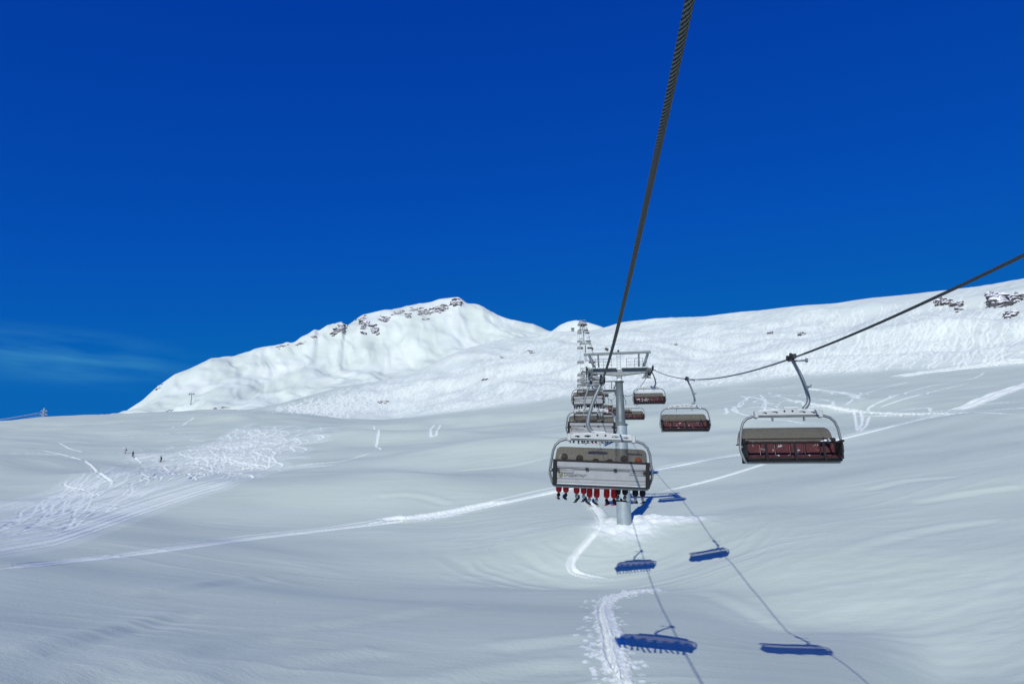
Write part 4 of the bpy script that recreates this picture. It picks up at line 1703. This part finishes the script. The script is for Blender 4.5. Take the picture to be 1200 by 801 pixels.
def outcrop(px, py, wpx, hpx, nb, size, label, rmin, rmax=1400, ang=0.0, group=None):
    """a group of blocks breaking through the snow; size is the block size in metres"""
    mb = MB()
    c0 = hit(px, py, rmin, rmax)
    org = np.array([c0[0], c0[1], float(ground(*c0))])
    for k in range(int(nb * 1.3)):
        u, w_ = random.gauss(0, .5) * wpx / 2, random.gauss(0, .45) * hpx / 2
        x = px + u * math.cos(ang) - w_ * math.sin(ang)
        y = py + u * math.sin(ang) + w_ * math.cos(ang)
        c = hit(x, y, rmin, rmax)
        r_ = size * random.uniform(.35, 1.1)
        z = float(ground(*c))
        block(mb, (c[0] - org[0], c[1] - org[1], z - org[2] - .15 * r_), (r_ * random.uniform(.8, 1.9) * (1.5 if rmin > 700 else 1), r_ * .8, r_ * random.uniform(.8, 1.4)), random.random())
    o = mb.build('rock_outcrop', None, tuple(org))
    tag(o, label, 'rock', group)


oc = [
    (1100, 353, 14, 11, 11, 1.5, 'leftmost snowy rock outcrop under the right skyline', 420, 0),
    (1110, 355, 12, 6, 8, 1.5, 'low dark rock ledge just right of the leftmost outcrop on the right', 420, 0),
    (1123, 360, 11, 12, 9, 1.7, 'v-shaped rock outcrop in the middle of the right hillside', 420, 0),
    (1167, 352, 15, 12, 12, 2.6, 'largest dark rock outcrop near the right edge under the skyline', 400, 0),
    (1157, 345, 12, 4, 6, 1.0, 'thin row of stones above the largest outcrop on the right', 400, 0),
    (1190, 350, 14, 9, 9, 2.0, 'dark rock outcrop at the right edge of the picture', 400, -.3),
    (1185, 370, 10, 8, 6, 1.7, 'small rock outcrop below the one at the right edge', 400, .5),
    (903, 391, 8, 3, 6, .9, 'left one of two small dark rock patches on the bright hillside', 380, 0),
    (941, 391, 8, 4, 6, 1.2, 'right one of two small dark rock patches on the bright hillside', 380, 0),
    (792, 404, 5, 2, 3, .8, 'single dark stone on the hillside right of the tower', 380, 0),
    (621, 412, 14, 4, 9, 1.0, 'row of small rocks high on the hillside left of the lift line', 380, 0),
    (588, 419, 5, 3, 4, .9, 'little rock left of the rock row on the hillside', 380, 0),
    (568, 445, 6, 3, 5, 1.0, 'small rock in the middle of the tracked hillside', 380, 0),
    (449, 471, 8, 4, 7, 1.2, 'dark rock low on the left part of the tracked hillside', 380, 0),
    # summit cliffs
    (427, 378, 14, 14, 12, 3.0, 'left band of dark cliffs falling below the summit ridge', 700, .9),
    (440, 387, 12, 8, 9, 2.4, 'lower end of the left band of cliffs on the summit', 700, .9),
    (450, 374, 10, 12, 10, 2.3, 'second group of cliffs below the summit ridge', 700, .6),
    (478, 370, 8, 8, 7, 1.8, 'small group of rocks halfway along the summit ridge', 700, .3),
    (500, 366, 18, 8, 12, 2.0, 'scattered cliffs left of the highest point', 700, -.1),
    (515, 362, 20, 8, 17, 2.3, 'broad band of dark cliffs just under the highest point', 700, -.3),
    (534, 355.5, 11, 7, 14, 2.6, 'dark cliffs at the very top of the summit', 700, 0),
    (500, 374, 7, 4, 5, 1.6, 'small rock below the scattered summit cliffs', 700, .2),
    (466, 366.5, 14, 4, 9, 1.7, 'thin broken rock band along the crest between the two cliff groups', 700, -.2),
    (487, 362.5, 14, 4, 9, 1.7, 'thin rock band along the crest left of the scattered cliffs', 700, -.2),
    (350, 403, 14, 3, 8, 1.6, 'rocky teeth on the ridge above the row of stones', 700, -.3),
    (398, 386, 16, 6, 11, 2.4, 'jagged teeth of rock on the ridge left of the summit', 700, -.5),
    (400, 381, 5, 4, 5, 2.6, 'sharp rock tooth standing on the ridge notch', 700, 0),
    (367, 395, 6, 3, 4, 1.4, 'small rock on the ridge below the jagged teeth', 700, -.4),
    (330, 406, 22, 3, 9, 1.5, 'row of stones along the middle of the left ridge', 700, -.25),
    (186, 454, 8, 3, 5, 1.8, 'dark rock on the lower left ridge', 700, -.6),
    (199, 481, 8, 3, 5, 1.4, 'rock at the foot of the summit flank behind the snowfield crest', 700, -.5),
    (253, 479, 4, 3, 3, 1.2, 'single stone at the foot of the summit flank', 700, 0),
    (264, 477.5, 13, 2, 6, 1.0, 'row of small stones at the foot of the summit flank', 700, 0),
    (349, 468, 4, 2, 3, .8, 'small stone in the snow bowl below the ridge', 500, 0),
]
for (px, py, w_, h_, nb, sz, lb, rm, an_) in oc:
    rm = 780 if rm == 700 else rm
    outcrop(px, py, w_, h_, int(nb * (2.3 if py < 395 and px < 560 else 1.3)), sz * (1.3 if px > 1120 else 1.0), lb, rm, 1400, an_, 'rock outcrops in the snow')

# ------------------------------------------------------------------ light
sun_to = Vector((.375, 1.63, -1.0)).normalized()
el = math.asin(-sun_to.z)
sd = bpy.data.lights.new('sun', 'SUN')
sd.energy = 3.4
sd.angle = R_(.53)
sd.color = (1.0, .97, .90)
so = bpy.data.objects.new('sun', sd)
COL.objects.link(so)
so.rotation_euler = sun_to.to_track_quat('-Z', 'Y').to_euler()
w = bpy.data.worlds.new('World')
scn.world = w
w.use_nodes = True
wn, wl_ = w.node_tree.nodes, w.node_tree.links
bg = wn['Background']
sky = wn.new('ShaderNodeTexSky')
sky.sky_type = 'NISHITA'
sky.sun_disc = False
sky.sun_elevation = el
sky.sun_rotation = math.atan2(-sun_to.x, -sun_to.y)
sky.altitude = 2600
sky.air_density = 1.0
sky.dust_density = 0.0
sky.ozone_density = 3.0
# deep clear-air blue
SKY = (.012, .38, .9, 2.3, .42)
# a wisp of cirrus low in the west (direction-based)
tc = wn.new('ShaderNodeTexCoord')
cd = ray(60, 418)
cd = cd / np.linalg.norm(cd)
dotn = wn.new('ShaderNodeVectorMath')
dotn.operation = 'SUBTRACT'
dotn.inputs[1].default_value = tuple(cd)
wl_.new(tc.outputs['Generated'], dotn.inputs[0])
mp = wn.new('ShaderNodeMapping')
mp.vector_type = 'POINT'
mp.inputs['Scale'].default_value = (4.5, 4.5, 24)
wl_.new(dotn.outputs[0], mp.inputs[0])
ln = wn.new('ShaderNodeVectorMath')
ln.operation = 'LENGTH'
wl_.new(mp.outputs[0], ln.inputs[0])
mr = wn.new('ShaderNodeMapRange')
mr.inputs[1].default_value = 1.0
mr.inputs[2].default_value = 0.0
mr.interpolation_type = 'SMOOTHSTEP'
wl_.new(ln.outputs['Value'], mr.inputs[0])
mp2 = wn.new('ShaderNodeMapping')
mp2.inputs['Scale'].default_value = (3, 3, 26)
mp2.inputs['Rotation'].default_value = (0, .06, 0)
wl_.new(tc.outputs['Generated'], mp2.inputs[0])
cn_ = wn.new('ShaderNodeTexNoise')
cn_.inputs['Scale'].default_value = 2.2
cn_.inputs['Detail'].default_value = 6
wl_.new(mp2.outputs[0], cn_.inputs['Vector'])
mr2 = wn.new('ShaderNodeMapRange')
mr2.inputs[1].default_value = .35
mr2.inputs[2].default_value = .8
wl_.new(cn_.outputs['Fac'], mr2.inputs[0])
mm_ = wn.new('ShaderNodeMath')
mm_.operation = 'MULTIPLY'
wl_.new(mr.outputs[0], mm_.inputs[0])
wl_.new(mr2.outputs[0], mm_.inputs[1])
m3 = wn.new('ShaderNodeMath')
m3.operation = 'MULTIPLY'
m3.inputs[1].default_value = .85
wl_.new(mm_.outputs[0], m3.inputs[0])
cm = wn.new('ShaderNodeMix')
cm.data_type = 'RGBA'
cm.inputs[7].default_value = (.6, 3.0, 5.2, 1)
wl_.new(m3.outputs[0], cm.inputs[0])
sp = wn.new('ShaderNodeSeparateColor')
wl_.new(sky.outputs[0], sp.inputs[0])
cb = wn.new('ShaderNodeCombineColor')


def chan(i, mul, gam):
    p = wn.new('ShaderNodeMath')
    p.operation = 'POWER'
    p.inputs[1].default_value = gam
    q = wn.new('ShaderNodeMath')
    q.operation = 'MULTIPLY'
    q.inputs[1].default_value = mul
    wl_.new(sp.outputs[i], p.inputs[0])
    r = wn.new('ShaderNodeMath')
    r.operation = 'MINIMUM'
    r.inputs[1].default_value = (.3, 1.15, 4.15)[i]
    wl_.new(p.outputs[0], q.inputs[0])
    wl_.new(q.outputs[0], r.inputs[0])
    wl_.new(r.outputs[0], cb.inputs[i])


chan(0, SKY[0], 1.0)
chan(1, SKY[1], SKY[2])
chan(2, SKY[3], SKY[4])
wl_.new(cb.outputs[0], cm.inputs[6])
wl_.new(cm.outputs[2], bg.inputs['Color'])
bg.inputs['Strength'].default_value = .11

vs_ = scn.view_settings
vs_.view_transform = 'Standard'
vs_.look = 'None'
vs_.exposure = 0
vs_.gamma = 1
vs_.use_curve_mapping = False
scn.cycles.max_bounces = 6
scn.cycles.diffuse_bounces = 1
scn.cycles.transparent_max_bounces = 12
